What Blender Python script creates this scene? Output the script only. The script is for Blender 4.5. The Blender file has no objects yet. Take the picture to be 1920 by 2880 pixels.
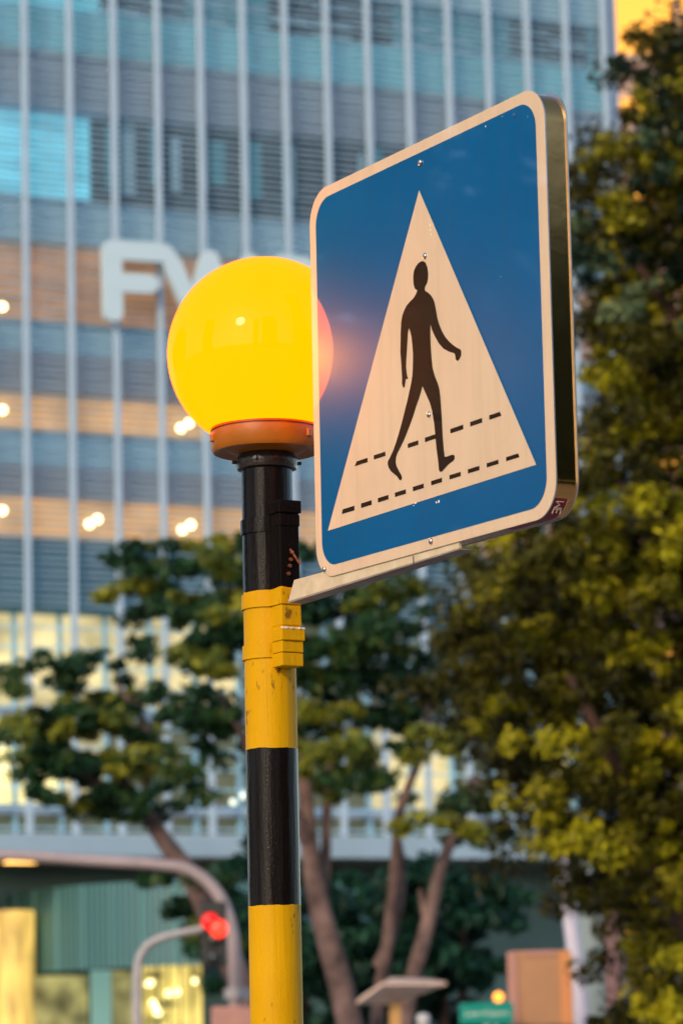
import bpy, bmesh, math, random
import numpy as np
from mathutils import Vector, Matrix
from mathutils.geometry import tessellate_polygon
R = math.radians
SC = bpy.context.scene
COL = SC.collection

# ------------------------------------------------------------------ camera
FPX, PITCH, ROLL, CAMH = 9205.0, 0.1706, -0.0233, 1.6
cF = Vector((0, math.cos(PITCH), math.sin(PITCH)))
_U = Vector((0, -math.sin(PITCH), math.cos(PITCH)))
_R = Vector((1, 0, 0))
cR = _R * math.cos(ROLL) + _U * math.sin(ROLL)
cU = _U * math.cos(ROLL) - _R * math.sin(ROLL)
CAM = Vector((0, 0, CAMH))
cam_d = bpy.data.cameras.new("camera")
cam = bpy.data.objects.new("camera", cam_d)
COL.objects.link(cam)
cam.matrix_world = Matrix(((cR.x, cU.x, -cF.x, 0), (cR.y, cU.y, -cF.y, 0), (cR.z, cU.z, -cF.z, CAMH), (0, 0, 0, 1)))
cam_d.sensor_fit = 'VERTICAL'
cam_d.sensor_height = 36.0
cam_d.sensor_width = 24.0
cam_d.lens = FPX / 2880 * 36
cam_d.clip_start = 0.1
cam_d.clip_end = 3000
cam_d.dof.use_dof = True
cam_d.dof.focus_distance = 4.55
cam_d.dof.aperture_fstop = 8.2
cam_d.dof.aperture_blades = 9
SC.camera = cam

# ------------------------------------------------------------------ world, sun, exposure
SUN_AZ, SUN_EL = 208.0, 27.0        # azimuth clockwise from +Y
world = bpy.data.worlds.new("World")
SC.world = world
world.use_nodes = True
nt = world.node_tree
nt.nodes.clear()
sky = nt.nodes.new('ShaderNodeTexSky')
sky.sky_type = 'NISHITA'
sky.sun_disc = False
sky.sun_elevation = R(SUN_EL)
sky.sun_rotation = R(SUN_AZ)
sky.altitude = 20
sky.dust_density = 1.0
bgn = nt.nodes.new('ShaderNodeBackground')
bgn.inputs['Strength'].default_value = 0.13
wo = nt.nodes.new('ShaderNodeOutputWorld')
nt.links.new(sky.outputs[0], bgn.inputs[0])
nt.links.new(bgn.outputs[0], wo.inputs[0])
sun_d = bpy.data.lights.new("sun", 'SUN')
sun_d.energy = 1.2
sun_d.angle = R(10)
sun_d.color = (1.0, 0.74, 0.46)
sun = bpy.data.objects.new("sun", sun_d)
COL.objects.link(sun)
sdir = Vector((math.sin(R(SUN_AZ)) * math.cos(R(SUN_EL)), math.cos(R(SUN_AZ)) * math.cos(R(SUN_EL)), math.sin(R(SUN_EL))))
sun.rotation_euler = sdir.to_track_quat('Z', 'Y').to_euler()
sun.location = sdir * 60
SC.view_settings.view_transform = 'Standard'
SC.view_settings.look = 'None'
SC.view_settings.gamma = 1.0
SC.view_settings.exposure = 0.85
SC.cycles.use_denoising = True
SC.cycles.max_bounces = 6
SC.cycles.sample_clamp_indirect = 6

# ------------------------------------------------------------------ geometry helpers
def ray(px, py):
    return cF + cR * ((px - 960) / FPX) + cU * ((1440 - py) / FPX)

def at(px, py, dist):
    """world point seen at a photo pixel, at a ground distance dist"""
    r = ray(px, py)
    return CAM + r * (dist / r.y)

def proj(P):
    v = Vector(P) - CAM
    d = v.dot(cF)
    return 960 + FPX * v.dot(cR) / d, 1440 - FPX * v.dot(cU) / d

def lin(r, g, b, k=1.0):
    f = lambda c: ((c / 255) / 12.92 if c <= 10 else (((c / 255) + .055) / 1.055) ** 2.4) * k
    return (f(r), f(g), f(b))

def mat(name, rgb, rough=.6, metal=0.0, var=0.0, vscale=8.0, bump=0.0, bscale=60.0, emit=None, estr=0.0,
        coat=0.0, coat_rough=.05, coat_ior=1.5, rgb2=None, spec=None, trans=0.0, ev=0.0, stretch=(1, 1, 1)):
    m = bpy.data.materials.new(name)
    m.use_nodes = True
    t = m.node_tree
    p = t.nodes['Principled BSDF']
    p.inputs['Base Color'].default_value = (*rgb, 1)
    p.inputs['Roughness'].default_value = rough
    p.inputs['Metallic'].default_value = metal
    p.inputs['Coat Weight'].default_value = coat
    p.inputs['Coat Roughness'].default_value = coat_rough
    p.inputs['Coat IOR'].default_value = coat_ior
    if spec is not None:
        p.inputs['Specular IOR Level'].default_value = spec
    if emit:
        p.inputs['Emission Color'].default_value = (*emit, 1)
        p.inputs['Emission Strength'].default_value = estr
    tc = t.nodes.new('ShaderNodeTexCoord')
    if var > 0 or rgb2:
        n = t.nodes.new('ShaderNodeTexNoise')
        n.inputs['Scale'].default_value = vscale
        n.inputs['Detail'].default_value = 5
        t.links.new(tc.outputs['Object'], n.inputs['Vector'])
        mx = t.nodes.new('ShaderNodeMix')
        mx.data_type = 'RGBA'
        a = rgb2 if rgb2 else tuple(c * (1 - var) for c in rgb)
        b = rgb if rgb2 else tuple(min(1, c * (1 + var)) for c in rgb)
        mx.inputs['A'].default_value = (*a, 1)
        mx.inputs['B'].default_value = (*b, 1)
        mr = t.nodes.new('ShaderNodeMapRange')
        mr.inputs['From Min'].default_value = .3
        mr.inputs['From Max'].default_value = .7
        t.links.new(n.outputs[0], mr.inputs['Value'])
        t.links.new(mr.outputs[0], mx.inputs['Factor'])
        t.links.new(mx.outputs['Result'], p.inputs['Base Color'])
    if emit and ev > 0:      # uneven emission: lit rooms, plus lamplight put into soffits and column
        mp = t.nodes.new('ShaderNodeMapping'); mp.inputs['Scale'].default_value = stretch
        ne = t.nodes.new('ShaderNodeTexNoise'); ne.inputs['Scale'].default_value = vscale; ne.inputs['Detail'].default_value = 3
        re_ = t.nodes.new('ShaderNodeMapRange')
        re_.inputs['From Min'].default_value = .3; re_.inputs['From Max'].default_value = .7
        re_.inputs['To Min'].default_value = estr * (1 - ev); re_.inputs['To Max'].default_value = estr * (1 + ev)
        t.links.new(tc.outputs['Object'], mp.inputs[0]); t.links.new(mp.outputs[0], ne.inputs['Vector'])
        t.links.new(ne.outputs[0], re_.inputs['Value']); t.links.new(re_.outputs[0], p.inputs['Emission Strength'])
    if bump > 0:
        n2 = t.nodes.new('ShaderNodeTexNoise')
        n2.inputs['Scale'].default_value = bscale
        n2.inputs['Detail'].default_value = 4
        t.links.new(tc.outputs['Object'], n2.inputs['Vector'])
        b_ = t.nodes.new('ShaderNodeBump')
        b_.inputs['Strength'].default_value = bump
        b_.inputs['Distance'].default_value = .002
        t.links.new(n2.outputs[0], b_.inputs['Height'])
        t.links.new(b_.outputs[0], p.inputs['Normal'])
        if coat > 0:
            pass
    return m

def obj(name, bm, m, parent=None, smooth=False, loc=None):
    me = bpy.data.meshes.new(name)
    bmesh.ops.recalc_face_normals(bm, faces=bm.faces)
    bm.to_mesh(me)
    bm.free()
    if smooth:
        for p in me.polygons:
            p.use_smooth = True
        if smooth != 'all':
            me.set_sharp_from_angle(angle=R(40))
    for k in (m if isinstance(m, (list, tuple)) else [m]):
        me.materials.append(k)
    o = bpy.data.objects.new(name, me)
    COL.objects.link(o)
    if parent:
        o.parent = parent
    if loc:
        o.location = loc
    return o

def thing(name, label, cat, loc=(0, 0, 0), rotz=0.0, group=None):
    o = bpy.data.objects.new(name, None)
    COL.objects.link(o)
    o.location = loc
    o.rotation_euler = (0, 0, rotz)
    o.empty_display_size = .1
    o['label'] = label
    o['category'] = cat
    if group:
        o['group'] = group
    return o

def tag(o, label, cat, group=None):
    o['label'] = label
    o['category'] = cat
    if group:
        o['group'] = group
    return o

def struct(o):
    o['kind'] = 'structure'
    return o

def box(bm, c, s, M=None, bev=0.0):
    r = bmesh.ops.create_cube(bm, size=1.0)
    vs = r['verts']
    for v in vs:
        v.co = Vector((v.co.x * s[0], v.co.y * s[1], v.co.z * s[2])) + Vector(c)
    if bev > 0:
        es = list({e for v in vs for e in v.link_edges})
        q = bmesh.ops.bevel(bm, geom=es, offset=bev, segments=2, affect='EDGES', profile=.5)
        vs = list({v for f in q['faces'] for v in f.verts} | {v for v in vs if v.is_valid})
    if M is not None:
        for v in vs:
            v.co = M @ v.co
    return vs

def lathe(bm, prof, n=48, c=(0, 0, 0), cap0=True, cap1=True):
    rings = []
    for r, z in prof:
        rings.append([bm.verts.new((c[0] + r * math.cos(2 * math.pi * i / n), c[1] + r * math.sin(2 * math.pi * i / n), c[2] + z)) for i in range(n)])
    for a, b in zip(rings, rings[1:]):
        for i in range(n):
            bm.faces.new((a[i], a[(i + 1) % n], b[(i + 1) % n], b[i]))
    if cap0:
        bm.faces.new(rings[0][::-1])
    if cap1:
        bm.faces.new(rings[-1])

def tube(bm, pts, rads, n=10, caps=True):
    pts = [Vector(p) for p in pts]
    if not isinstance(rads, (list, tuple)):
        rads = [rads] * len(pts)
    up = Vector((0.13, 0.2, 1)).normalized()
    rings = []
    for i, p in enumerate(pts):
        t = (pts[min(i + 1, len(pts) - 1)] - pts[max(i - 1, 0)]).normalized()
        if i == 0:
            a = t.cross(up)
            if a.length < .1:
                a = t.cross(Vector((1, 0, 0)))
            a.normalize()
        else:
            a = (a - t * a.dot(t)).normalized()
        b = t.cross(a)
        rings.append([bm.verts.new(p + (a * math.cos(2 * math.pi * k / n) + b * math.sin(2 * math.pi * k / n)) * rads[i]) for k in range(n)])
    for a_, b_ in zip(rings, rings[1:]):
        for k in range(n):
            bm.faces.new((a_[k], a_[(k + 1) % n], b_[(k + 1) % n], b_[k]))
    if caps:
        bm.faces.new(rings[0][::-1])
        bm.faces.new(rings[-1])

def smooth_path(pts, k=6):
    out = []
    P = [Vector(p) for p in pts]
    for i in range(len(P) - 1):
        p0, p1, p2, p3 = P[max(i - 1, 0)], P[i], P[i + 1], P[min(i + 2, len(P) - 1)]
        for j in range(k):
            t = j / k
            out.append(.5 * ((2 * p1) + (p2 - p0) * t + (2 * p0 - 5 * p1 + 4 * p2 - p3) * t * t + (3 * p1 - p0 - 3 * p2 + p3) * t ** 3))
    out.append(P[-1])
    return out

def prism(bm, poly, y0, y1):
    """extrude a 2-D (x,z) outline between two y values"""
    a = [bm.verts.new((x, y0, z)) for x, z in poly]
    b = [bm.verts.new((x, y1, z)) for x, z in poly]
    bm.faces.new(a)
    bm.faces.new(b[::-1])
    n = len(poly)
    for i in range(n):
        bm.faces.new((a[i], b[i], b[(i + 1) % n], a[(i + 1) % n]))

def rrect(w, h, r, n=10, cx=0, cz=0):
    out = []
    for sx, sz, a0 in ((1, 1, 0), (-1, 1, 90), (-1, -1, 180), (1, -1, 270)):
        for i in range(n + 1):
            a = R(a0 + 90 * i / n)
            out.append((cx + sx * (w / 2 - r) + r * math.cos(a), cz + sz * (h / 2 - r) + r * math.sin(a)))
    return out

# ================================================================== SETTING: ground
m_asph = mat("asphalt", (.05, .05, .052), .9, var=.25, vscale=3, bump=.4, bscale=90)
m_pave = mat("paving", (.22, .21, .2), .85, var=.2, vscale=2, bump=.3, bscale=40)
m_line = mat("road_paint", (.75, .75, .72), .7, var=.08, vscale=10)
bm = bmesh.new(); box(bm, (0, 700, -.25), (3000, 3000, .2)); struct(obj('ground', bm, mat("earth", (.07, .075, .05), .95, var=.3, vscale=.3)))
bm = bmesh.new(); box(bm, (0, 14, -.14), (400, 12.6, .04)); struct(obj('road', bm, m_asph))
bm = bmesh.new(); box(bm, (0, -46, -.07), (400, 107.4, .14), bev=.02); struct(obj('pavement', bm, m_pave))
bm = bmesh.new(); box(bm, (0, 70.3, -.07), (400, 100, .14), bev=.02); struct(obj('pavement', bm, m_pave))
bm = bmesh.new()
for i in range(30):
    box(bm, (-90 + i * 6, 14, -.1175), (2.5, .12, .004))
box(bm, (0, 8.2, -.1175), (400, .12, .004)); box(bm, (0, 19.8, -.1175), (400, .12, .004))
struct(obj('road_marking', bm, m_line))

# ================================================================== BEACON POST
G = at(752, 995, 4.66)
P_top, P_bot = at(750, 1310, 4.66), at(778, 2880, 4.66)
leanx = (P_top.x - P_bot.x) / (P_top.z - P_bot.z)
bx0 = P_bot.x - leanx * P_bot.z
beacon = thing('beacon_post', 'striped black and yellow post carrying a glowing round amber globe', 'crossing beacon', (bx0, 4.66, 0))
beacon.rotation_euler = (0, math.atan(leanx), 0)

def pz(py):
    """height on the post axis seen at photo row py"""
    lo, hi = 0.0, 5.0
    for _ in range(40):
        m_ = (lo + hi) / 2
        if proj((bx0 + leanx * m_, 4.66, m_))[1] > py: lo = m_
        else: hi = m_
    return lo

def band_mat():
    m = bpy.data.materials.new("banded_paint")
    m.use_nodes = True
    t = m.node_tree; p = t.nodes['Principled BSDF']
    tc = t.nodes.new('ShaderNodeTexCoord')
    geo = t.nodes.new('ShaderNodeNewGeometry')
    sp = t.nodes.new('ShaderNodeSeparateXYZ')
    t.links.new(geo.outputs['Position'], sp.inputs[0])
    n = t.nodes.new('ShaderNodeTexNoise'); n.inputs['Scale'].default_value = 55
    t.links.new(tc.outputs['Object'], n.inputs['Vector'])
    ma = t.nodes.new('ShaderNodeMath'); ma.operation = 'MULTIPLY_ADD'
    ma.inputs[1].default_value = .005
    t.links.new(n.outputs[0], ma.inputs[0]); t.links.new(sp.outputs['Z'], ma.inputs[2])
    z0 = pz(1669); z1 = pz(2113); z2 = pz(2548)
    L = (z0 - z2) / 2
    # black/yellow bands of equal height below the top black one
    s = t.nodes.new('ShaderNodeMath'); s.operation = 'SUBTRACT'; s.inputs[0].default_value = z0 + .0025
    t.links.new(ma.outputs[0], s.inputs[1])
    d = t.nodes.new('ShaderNodeMath'); d.operation = 'DIVIDE'; d.inputs[1].default_value = 2 * L
    t.links.new(s.outputs[0], d.inputs[0])
    fr = t.nodes.new('ShaderNodeMath'); fr.operation = 'FRACT'
    t.links.new(d.outputs[0], fr.inputs[0])
    lt = t.nodes.new('ShaderNodeMath'); lt.operation = 'LESS_THAN'; lt.inputs[1].default_value = .505
    t.links.new(fr.outputs[0], lt.inputs[0])
    gt = t.nodes.new('ShaderNodeMath'); gt.operation = 'GREATER_THAN'; gt.inputs[1].default_value = 0
    t.links.new(d.outputs[0], gt.inputs[0])
    mu = t.nodes.new('ShaderNodeMath'); mu.operation = 'MULTIPLY'
    t.links.new(lt.outputs[0], mu.inputs[0]); t.links.new(gt.outputs[0], mu.inputs[1])
    n3 = t.nodes.new('ShaderNodeTexNoise'); n3.inputs['Scale'].default_value = 9; n3.inputs['Detail'].default_value = 6
    t.links.new(tc.outputs['Object'], n3.inputs['Vector'])
    ym = t.nodes.new('ShaderNodeMix'); ym.data_type = 'RGBA'
    ym.inputs['A'].default_value = (.52, .25, .0, 1); ym.inputs['B'].default_value = (.70, .37, .0, 1)
    t.links.new(n3.outputs[0], ym.inputs['Factor'])
    nd = t.nodes.new('ShaderNodeTexNoise'); nd.inputs['Scale'].default_value = 130; nd.inputs['Detail'].default_value = 3
    mpd = t.nodes.new('ShaderNodeMapping'); mpd.inputs['Scale'].default_value = (1, 1, .45)
    t.links.new(tc.outputs['Object'], mpd.inputs[0]); t.links.new(mpd.outputs[0], nd.inputs['Vector'])
    nl_ = t.nodes.new('ShaderNodeTexNoise'); nl_.inputs['Scale'].default_value = 11; nl_.inputs['Detail'].default_value = 2
    t.links.new(tc.outputs['Object'], nl_.inputs['Vector'])
    sm_ = t.nodes.new('ShaderNodeMath'); sm_.operation = 'MULTIPLY'
    t.links.new(nd.outputs[0], sm_.inputs[0]); t.links.new(nl_.outputs[0], sm_.inputs[1])
    md = t.nodes.new('ShaderNodeMapRange'); md.inputs['From Min'].default_value = .36; md.inputs['From Max'].default_value = .43
    md.inputs['To Max'].default_value = .85
    t.links.new(sm_.outputs[0], md.inputs['Value'])
    yd = t.nodes.new('ShaderNodeMix'); yd.data_type = 'RGBA'; yd.inputs['B'].default_value = (.14, .055, .012, 1)
    t.links.new(md.outputs[0], yd.inputs['Factor']); t.links.new(ym.outputs['Result'], yd.inputs['A'])
    mx = t.nodes.new('ShaderNodeMix'); mx.data_type = 'RGBA'
    mx.inputs['A'].default_value = (.006, .0035, .0025, 1)
    t.links.new(yd.outputs['Result'], mx.inputs['B'])
    t.links.new(mu.outputs[0], mx.inputs['Factor'])
    t.links.new(mx.outputs['Result'], p.inputs['Base Color'])
    rr = t.nodes.new('ShaderNodeMapRange')
    rr.inputs['To Min'].default_value = .18; rr.inputs['To Max'].default_value = .5
    s2 = t.nodes.new('ShaderNodeMapRange'); s2.inputs['To Min'].default_value = .13; s2.inputs['To Max'].default_value = .1
    t.links.new(mu.outputs[0], s2.inputs['Value']); t.links.new(s2.outputs[0], p.inputs['Specular IOR Level'])
    t.links.new(mu.outputs[0], rr.inputs['Value']); t.links.new(rr.outputs[0], p.inputs['Roughness'])
    # brushed-on paint: vertically drawn ripples
    mp = t.nodes.new('ShaderNodeMapping'); mp.inputs['Scale'].default_value = (1, 1, .06)
    t.links.new(tc.outputs['Object'], mp.inputs[0])
    n4 = t.nodes.new('ShaderNodeTexNoise'); n4.inputs['Scale'].default_value = 110; n4.inputs['Detail'].default_value = 3
    t.links.new(mp.outputs[0], n4.inputs['Vector'])
    n5 = t.nodes.new('ShaderNodeTexNoise'); n5.inputs['Scale'].default_value = 420
    t.links.new(tc.outputs['Object'], n5.inputs['Vector'])
    ad = t.nodes.new('ShaderNodeMath'); ad.operation = 'MULTIPLY_ADD'; ad.inputs[1].default_value = .35
    t.links.new(n5.outputs[0], ad.inputs[0]); t.links.new(n4.outputs[0], ad.inputs[2])
    b_ = t.nodes.new('ShaderNodeBump'); b_.inputs['Strength'].default_value = .8; b_.inputs['Distance'].default_value = .0016
    t.links.new(ad.outputs[0], b_.inputs['Height']); t.links.new(b_.outputs[0], p.inputs['Normal'])
    return m

m_band = band_mat()
z_neck = pz(1302)
RP = .0368
bm = bmesh.new()
lathe(bm, [(RP + .004, 0), (RP + .004, .6), (RP + .0015, .61), (RP, z_neck)], 56)
obj('pole', bm, m_band, beacon, smooth=True)
# neck flange ring with grub screws
m_dark = mat("dark_painted_metal", (.018, .010, .006), .3, var=.3, vscale=40, bump=.4, bscale=200)
bm = bmesh.new()
lathe(bm, [(RP + .0005, z_neck - .012), (RP + .006, z_neck - .010), (RP + .008, z_neck - .002), (RP + .0085, z_neck + .004), (RP + .003, z_neck + .012), (RP + .002, z_neck + .03)], 48)
nf = obj('neck_flange', bm, m_dark, beacon, smooth=True)
for a in (12, 132, 252, 192):
    bm = bmesh.new()
    d = Vector((math.cos(R(a)), math.sin(R(a)), 0))
    tube(bm, [d * (RP + .002) + Vector((0, 0, z_neck)), d * (RP + .014) + Vector((0, 0, z_neck))], .0028, 8)
    obj('grub_screw', bm, m_dark, nf)
# collar (shallow amber cup)
gz = G.z
zc_top, zc_bot = pz(1214) + .004, pz(1262)
m_collar = mat("amber_collar_plastic", (.34, .10, .001), .35, var=.12, vscale=20, bump=.15, bscale=120)
bm = bmesh.new()
CR = .0805
lathe(bm, [(.03, z_neck + .012), (.045, z_neck + .0125), (.060, z_neck + .020), (CR - .004, zc_bot - .006), (CR, zc_bot), (CR, zc_top - .006), (CR - .0025, zc_top - .006), (CR - .0025, zc_top - .003), (CR, zc_top - .003), (CR, zc_top), (CR - .006, zc_top + .002), (.02, zc_top + .002)], 72)
cl = obj('globe_collar', bm, m_collar, beacon, smooth=True)
for a in (200, 320, 80):
    bm = bmesh.new()
    d = Vector((math.cos(R(a)), math.sin(R(a)), 0))
    M = Matrix.Translation(d * (CR + .001) + Vector((0, 0, (zc_top + zc_bot) / 2 - .002))) @ Matrix.Rotation(R(a), 4, 'Z')
    box(bm, (0, 0, 0), (.006, .009, .012), M, .0015)
    obj('collar_clip', bm, m_collar, cl)
# globe
m_globe = mat("lit_amber_globe", (.04, .01, .0), .9, spec=.0, emit=(1.0, .122, .0), estr=3.1, coat=.3, coat_rough=.05)
_t = m_globe.node_tree
_tr = _t.nodes.new('ShaderNodeBsdfTransparent'); _tr.inputs[0].default_value = (1.0, .72, .22, 1)
_g = _t.nodes.new('ShaderNodeNewGeometry'); _mr = _t.nodes.new('ShaderNodeMapRange')   # glossy skin on the outside only
_mr.inputs['To Min'].default_value = .2; _mr.inputs['To Max'].default_value = 0
_t.links.new(_g.outputs['Backfacing'], _mr.inputs['Value']); _t.links.new(_mr.outputs[0], _t.nodes['Principled BSDF'].inputs['Coat Weight'])
_ms = _t.nodes.new('ShaderNodeMixShader'); _ms.inputs[0].default_value = .16
_t.links.new(_t.nodes['Principled BSDF'].outputs[0], _ms.inputs[1]); _t.links.new(_tr.outputs[0], _ms.inputs[2])
_t.links.new(_ms.outputs[0], _t.nodes['Material Output'].inputs['Surface'])
GR = .1418
bm = bmesh.new()
prof = []
a0 = math.asin((zc_top - gz) / GR)
for i in range(49):
    a = a0 + (math.pi / 2 - a0) * i / 48
    prof.append((max(GR * math.cos(a), .0004), gz + GR * math.sin(a)))
lathe(bm, prof, 96)
obj('lamp_globe', bm, m_globe, beacon, smooth='all')

# the bulb inside the globe
bl_d = bpy.data.lights.new("beacon_bulb", 'POINT')
bl_d.energy = 25.0
bl_d.color = (1.0, .40, .03)
bl_d.shadow_soft_size = .012
bl = bpy.data.objects.new("beacon_bulb", bl_d)
COL.objects.link(bl)
bl.location = Vector((G.x, 4.66, gz)) + Vector((-.864, -.503, 0)) * .068

# junction channel + straps on the side of the post that faces the sign
ang = math.atan2(-.864, .503)
MB_ = Matrix.Rotation(ang, 4, 'Z')      # local +x points from post axis towards the sign
def chan(name, y0, y1, w, r0, r1, bev=.0012, m=m_band, parent=None, off=0):
    bm = bmesh.new()
    za, zb = pz(y1), pz(y0)
    box(bm, ((r0 + r1) / 2, off, (za + zb) / 2), (r1 - r0, w, zb - za), MB_, bev)
    return obj(name, bm, m, parent or beacon)
def strap(name, y0, y1, rr, a0=95, a1=265, wrap=None):
    bm = bmesh.new()
    za, zb = pz(y1), pz(y0)
    # closed outline round the post and over the channel, in local coordinates
    out = [(rr * math.cos(R(a)), rr * math.sin(R(a))) for a in range(28, 333, 8)]
    if wrap:
        w, r1 = wrap
        out = out + [(r1, -w / 2), (r1, w / 2)]
    ins = [(x * .96, y * .96) for x, y in out]
    n = len(out)
    vs = []
    for z in (za, zb):
        vs.append([bm.verts.new(MB_ @ Vector((x, y, z))) for x, y in out])
        vs.append([bm.verts.new(MB_ @ Vector((x, y, z))) for x, y in ins])
    o0, i0, o1, i1 = vs
    rng = range(n)
    for k in rng:
        j = (k + 1) % n
        bm.faces.new((o0[k], o0[j], o1[j], o1[k])); bm.faces.new((i0[k], i1[k], i1[j], i0[j]))
        bm.faces.new((o0[k], i0[k], i0[j], o0[j])); bm.faces.new((o1[k], o1[j], i1[j], i1[k]))
    return obj(name, bm, m_band, beacon, smooth=True)
chan('cable_channel', 1445, 1885, .031, RP - .008, RP + .027)
chan('channel_cap', 1427, 1462, .036, RP - .003, RP + .031)
chan('channel_plate', 1466, 1498, .0325, RP + .001, RP + .029)
chan('channel_plate', 1718, 1775, .0325, RP + .0005, RP + .0285)
chan('channel_lip', 1784, 1818, .037, RP + .0015, RP + .0335)
chan('channel_plate', 1818, 1850, .0345, RP + .001, RP + .0305)
chan('channel_plate', 1852, 1888, .0345, RP + .0015, RP + .0297)
strap('clamp_band', 1466, 1506, RP + .0028)
strap('clamp_band', 1676, 1716, RP + .0030, wrap=(.0345, RP + .0302))
strap('clamp_band', 1818, 1858, RP + .0028)
m_chip = mat("chipped_primer", (.75, .62, .5), .7, var=.2, vscale=80)
bm = bmesh.new()
rnd = random.Random(5)
for i in range(16):
    box(bm, (RP + .0325 - rnd.random() * .001, -.0165 + .033 * i / 15, pz(1784) + .0002), (.0035 + rnd.random() * .002, .0030, .0012 + rnd.random() * .0022), MB_)
obj('paint_chip', bm, m_chip, beacon)
# screws and the small lever on the black channel
m_rust = mat("rusty_brass", (.45, .14, .06), .35, metal=.8, var=.5, vscale=200)
for i, py in enumerate((1572, 1592, 1610, 1632)):
    bm = bmesh.new()
    c = Vector((RP + .0275, .002 - .002 * i, pz(py)))
    tube(bm, [MB_ @ c, MB_ @ (c + Vector((.0035, 0, 0)))], .0028, 8)
    obj('bolt', bm, m_rust, beacon)
bm = bmesh.new()
tube(bm, [MB_ @ Vector((RP + .029, -.001, pz(1563))), MB_ @ Vector((RP + .034, .0125, pz(1606)))], .0018, 8)
obj('clip_pin', bm, m_rust, beacon)

# ================================================================== CROSSING SIGN
SW, SH = .6, .552
YAW = .527
s_right = Vector((math.sin(YAW), -math.cos(YAW), 0))
sign = thing('crossing_sign', 'square blue pedestrian crossing sign with white triangle and walking figure beside the globe', 'road sign',
             (.1151, 4.2314, CAMH + .9528))
# local axes: +x = sign's right, +y = away from its front, +z = up
yb = Vector((math.cos(YAW), math.sin(YAW), 0))
Ms = Matrix(((s_right.x, yb.x, 0, 0), (s_right.y, yb.y, 0, 0), (0, 0, 1, 0), (0, 0, 0, 1)))
sign.rotation_euler = (Ms @ Matrix.Rotation(0.0052, 4, 'Y')).to_euler()
HM = np.array([[0.0019916369015821737, -4.776988878333647e-05, -1.700571294618476], [0.0005220179071891484, 0.0010899996552628766, -1.049909336617048], [0.00022071513533493467, -1.2049779207631888e-06, 1.0]])
def suv(px, py):
    q = HM @ np.array([px, py, 1.0]); u, v = q[0] / q[2], q[1] / q[2]
    return ((u - .5) * SW, (.5 - v) * SH)

def sheet_mat(name, a, b, rough=.75, var_scale=7, spec=.12):
    """retroreflective sheeting under a clear glossy film"""
    m = mat(name, a, rough, rgb2=b, vscale=var_scale, coat=1.0, coat_rough=.03, coat_ior=1.9, spec=spec)
    t = m.node_tree; p = t.nodes['Principled BSDF']
    tc = t.nodes.new('ShaderNodeTexCoord')
    mp = t.nodes.new('ShaderNodeMapping'); mp.inputs['Rotation'].default_value = (0, R(38), 0)
    t.links.new(tc.outputs['Object'], mp.inputs[0])
    w = t.nodes.new('ShaderNodeTexWave'); w.inputs['Scale'].default_value = 95; w.inputs['Distortion'].default_value = .6
    t.links.new(mp.outputs[0], w.inputs['Vector'])
    n = t.nodes.new('ShaderNodeTexNoise'); n.inputs['Scale'].default_value = 900
    t.links.new(tc.outputs['Object'], n.inputs['Vector'])
    ad = t.nodes.new('ShaderNodeMath'); ad.operation = 'ADD'
    t.links.new(w.outputs[1], ad.inputs[0]); t.links.new(n.outputs[0], ad.inputs[1])
    b_ = t.nodes.new('ShaderNodeBump'); b_.inputs['Strength'].default_value = .25; b_.inputs['Distance'].default_value = .0003
    t.links.new(ad.outputs[0], b_.inputs['Height']); t.links.new(b_.outputs[0], p.inputs['Normal'])
    mp2 = t.nodes.new('ShaderNodeMapping'); mp2.inputs['Scale'].default_value = (1, 1, .09)
    ns = t.nodes.new('ShaderNodeTexNoise'); ns.inputs['Scale'].default_value = 42; ns.inputs['Detail'].default_value = 6; ns.inputs['Roughness'].default_value = .65
    t.links.new(tc.outputs['Object'], mp2.inputs[0]); t.links.new(mp2.outputs[0], ns.inputs['Vector'])
    ms2 = t.nodes.new('ShaderNodeMapRange'); ms2.inputs['From Min'].default_value = .45; ms2.inputs['From Max'].default_value = .75
    ms2.inputs['To Max'].default_value = .42
    t.links.new(ns.outputs[0], ms2.inputs['Value'])
    old = p.inputs['Base Color'].links[0].from_socket
    gm = t.nodes.new('ShaderNodeMix'); gm.data_type = 'RGBA'
    gm.inputs['B'].default_value = tuple(c * .72 + .012 for c in a) + (1,)
    t.links.new(old, gm.inputs['A']); t.links.new(ms2.outputs[0], gm.inputs['Factor']); t.links.new(gm.outputs['Result'], p.inputs['Base Color'])
    return m
m_white = sheet_mat("white_sheeting", (.75, .56, .385), (.70, .515, .35))
m_blue = sheet_mat("blue_sheeting", (.0, .108, .300), (.0, .092, .255), var_scale=5, rough=.5, spec=.12)
m_blk = sheet_mat("black_print", (.022, .011, .006), (.016, .009, .005), rough=.75)
m_alu = mat("aluminium_edge", (.62, .64, .68), .3, metal=.9, var=.1, vscale=60)

TH = .0018
bm = bmesh.new(); prism(bm, rrect(SW, SH, .047, 12), 0, TH)
pl = obj('sign_plate', bm, [m_white, m_alu], sign, smooth=True)
for p in pl.data.polygons:
    p.material_index = 0 if abs(p.normal.y) > .9 and p.center.y < TH / 2 else 1
def decal(name, poly, lift, m, thick=.00012, parent=None):
    bm = bmesh.new()
    y0, y1 = -lift - thick, -lift
    a = [bm.verts.new((x, y0, z)) for x, z in poly]
    b = [bm.verts.new((x, y1, z)) for x, z in poly]
    for t_ in tessellate_polygon([[Vector((x, z, 0)) for x, z in poly]]):
        bm.faces.new([a[i] for i in t_]); bm.faces.new([b[i] for i in t_[::-1]])
    for i in range(len(poly)):
        j = (i + 1) % len(poly)
        bm.faces.new((a[i], b[i], b[j], a[j]))
    return obj(name, bm, m, parent or sign)
bi = (-.4725 * SW, .466 * SW)
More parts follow.
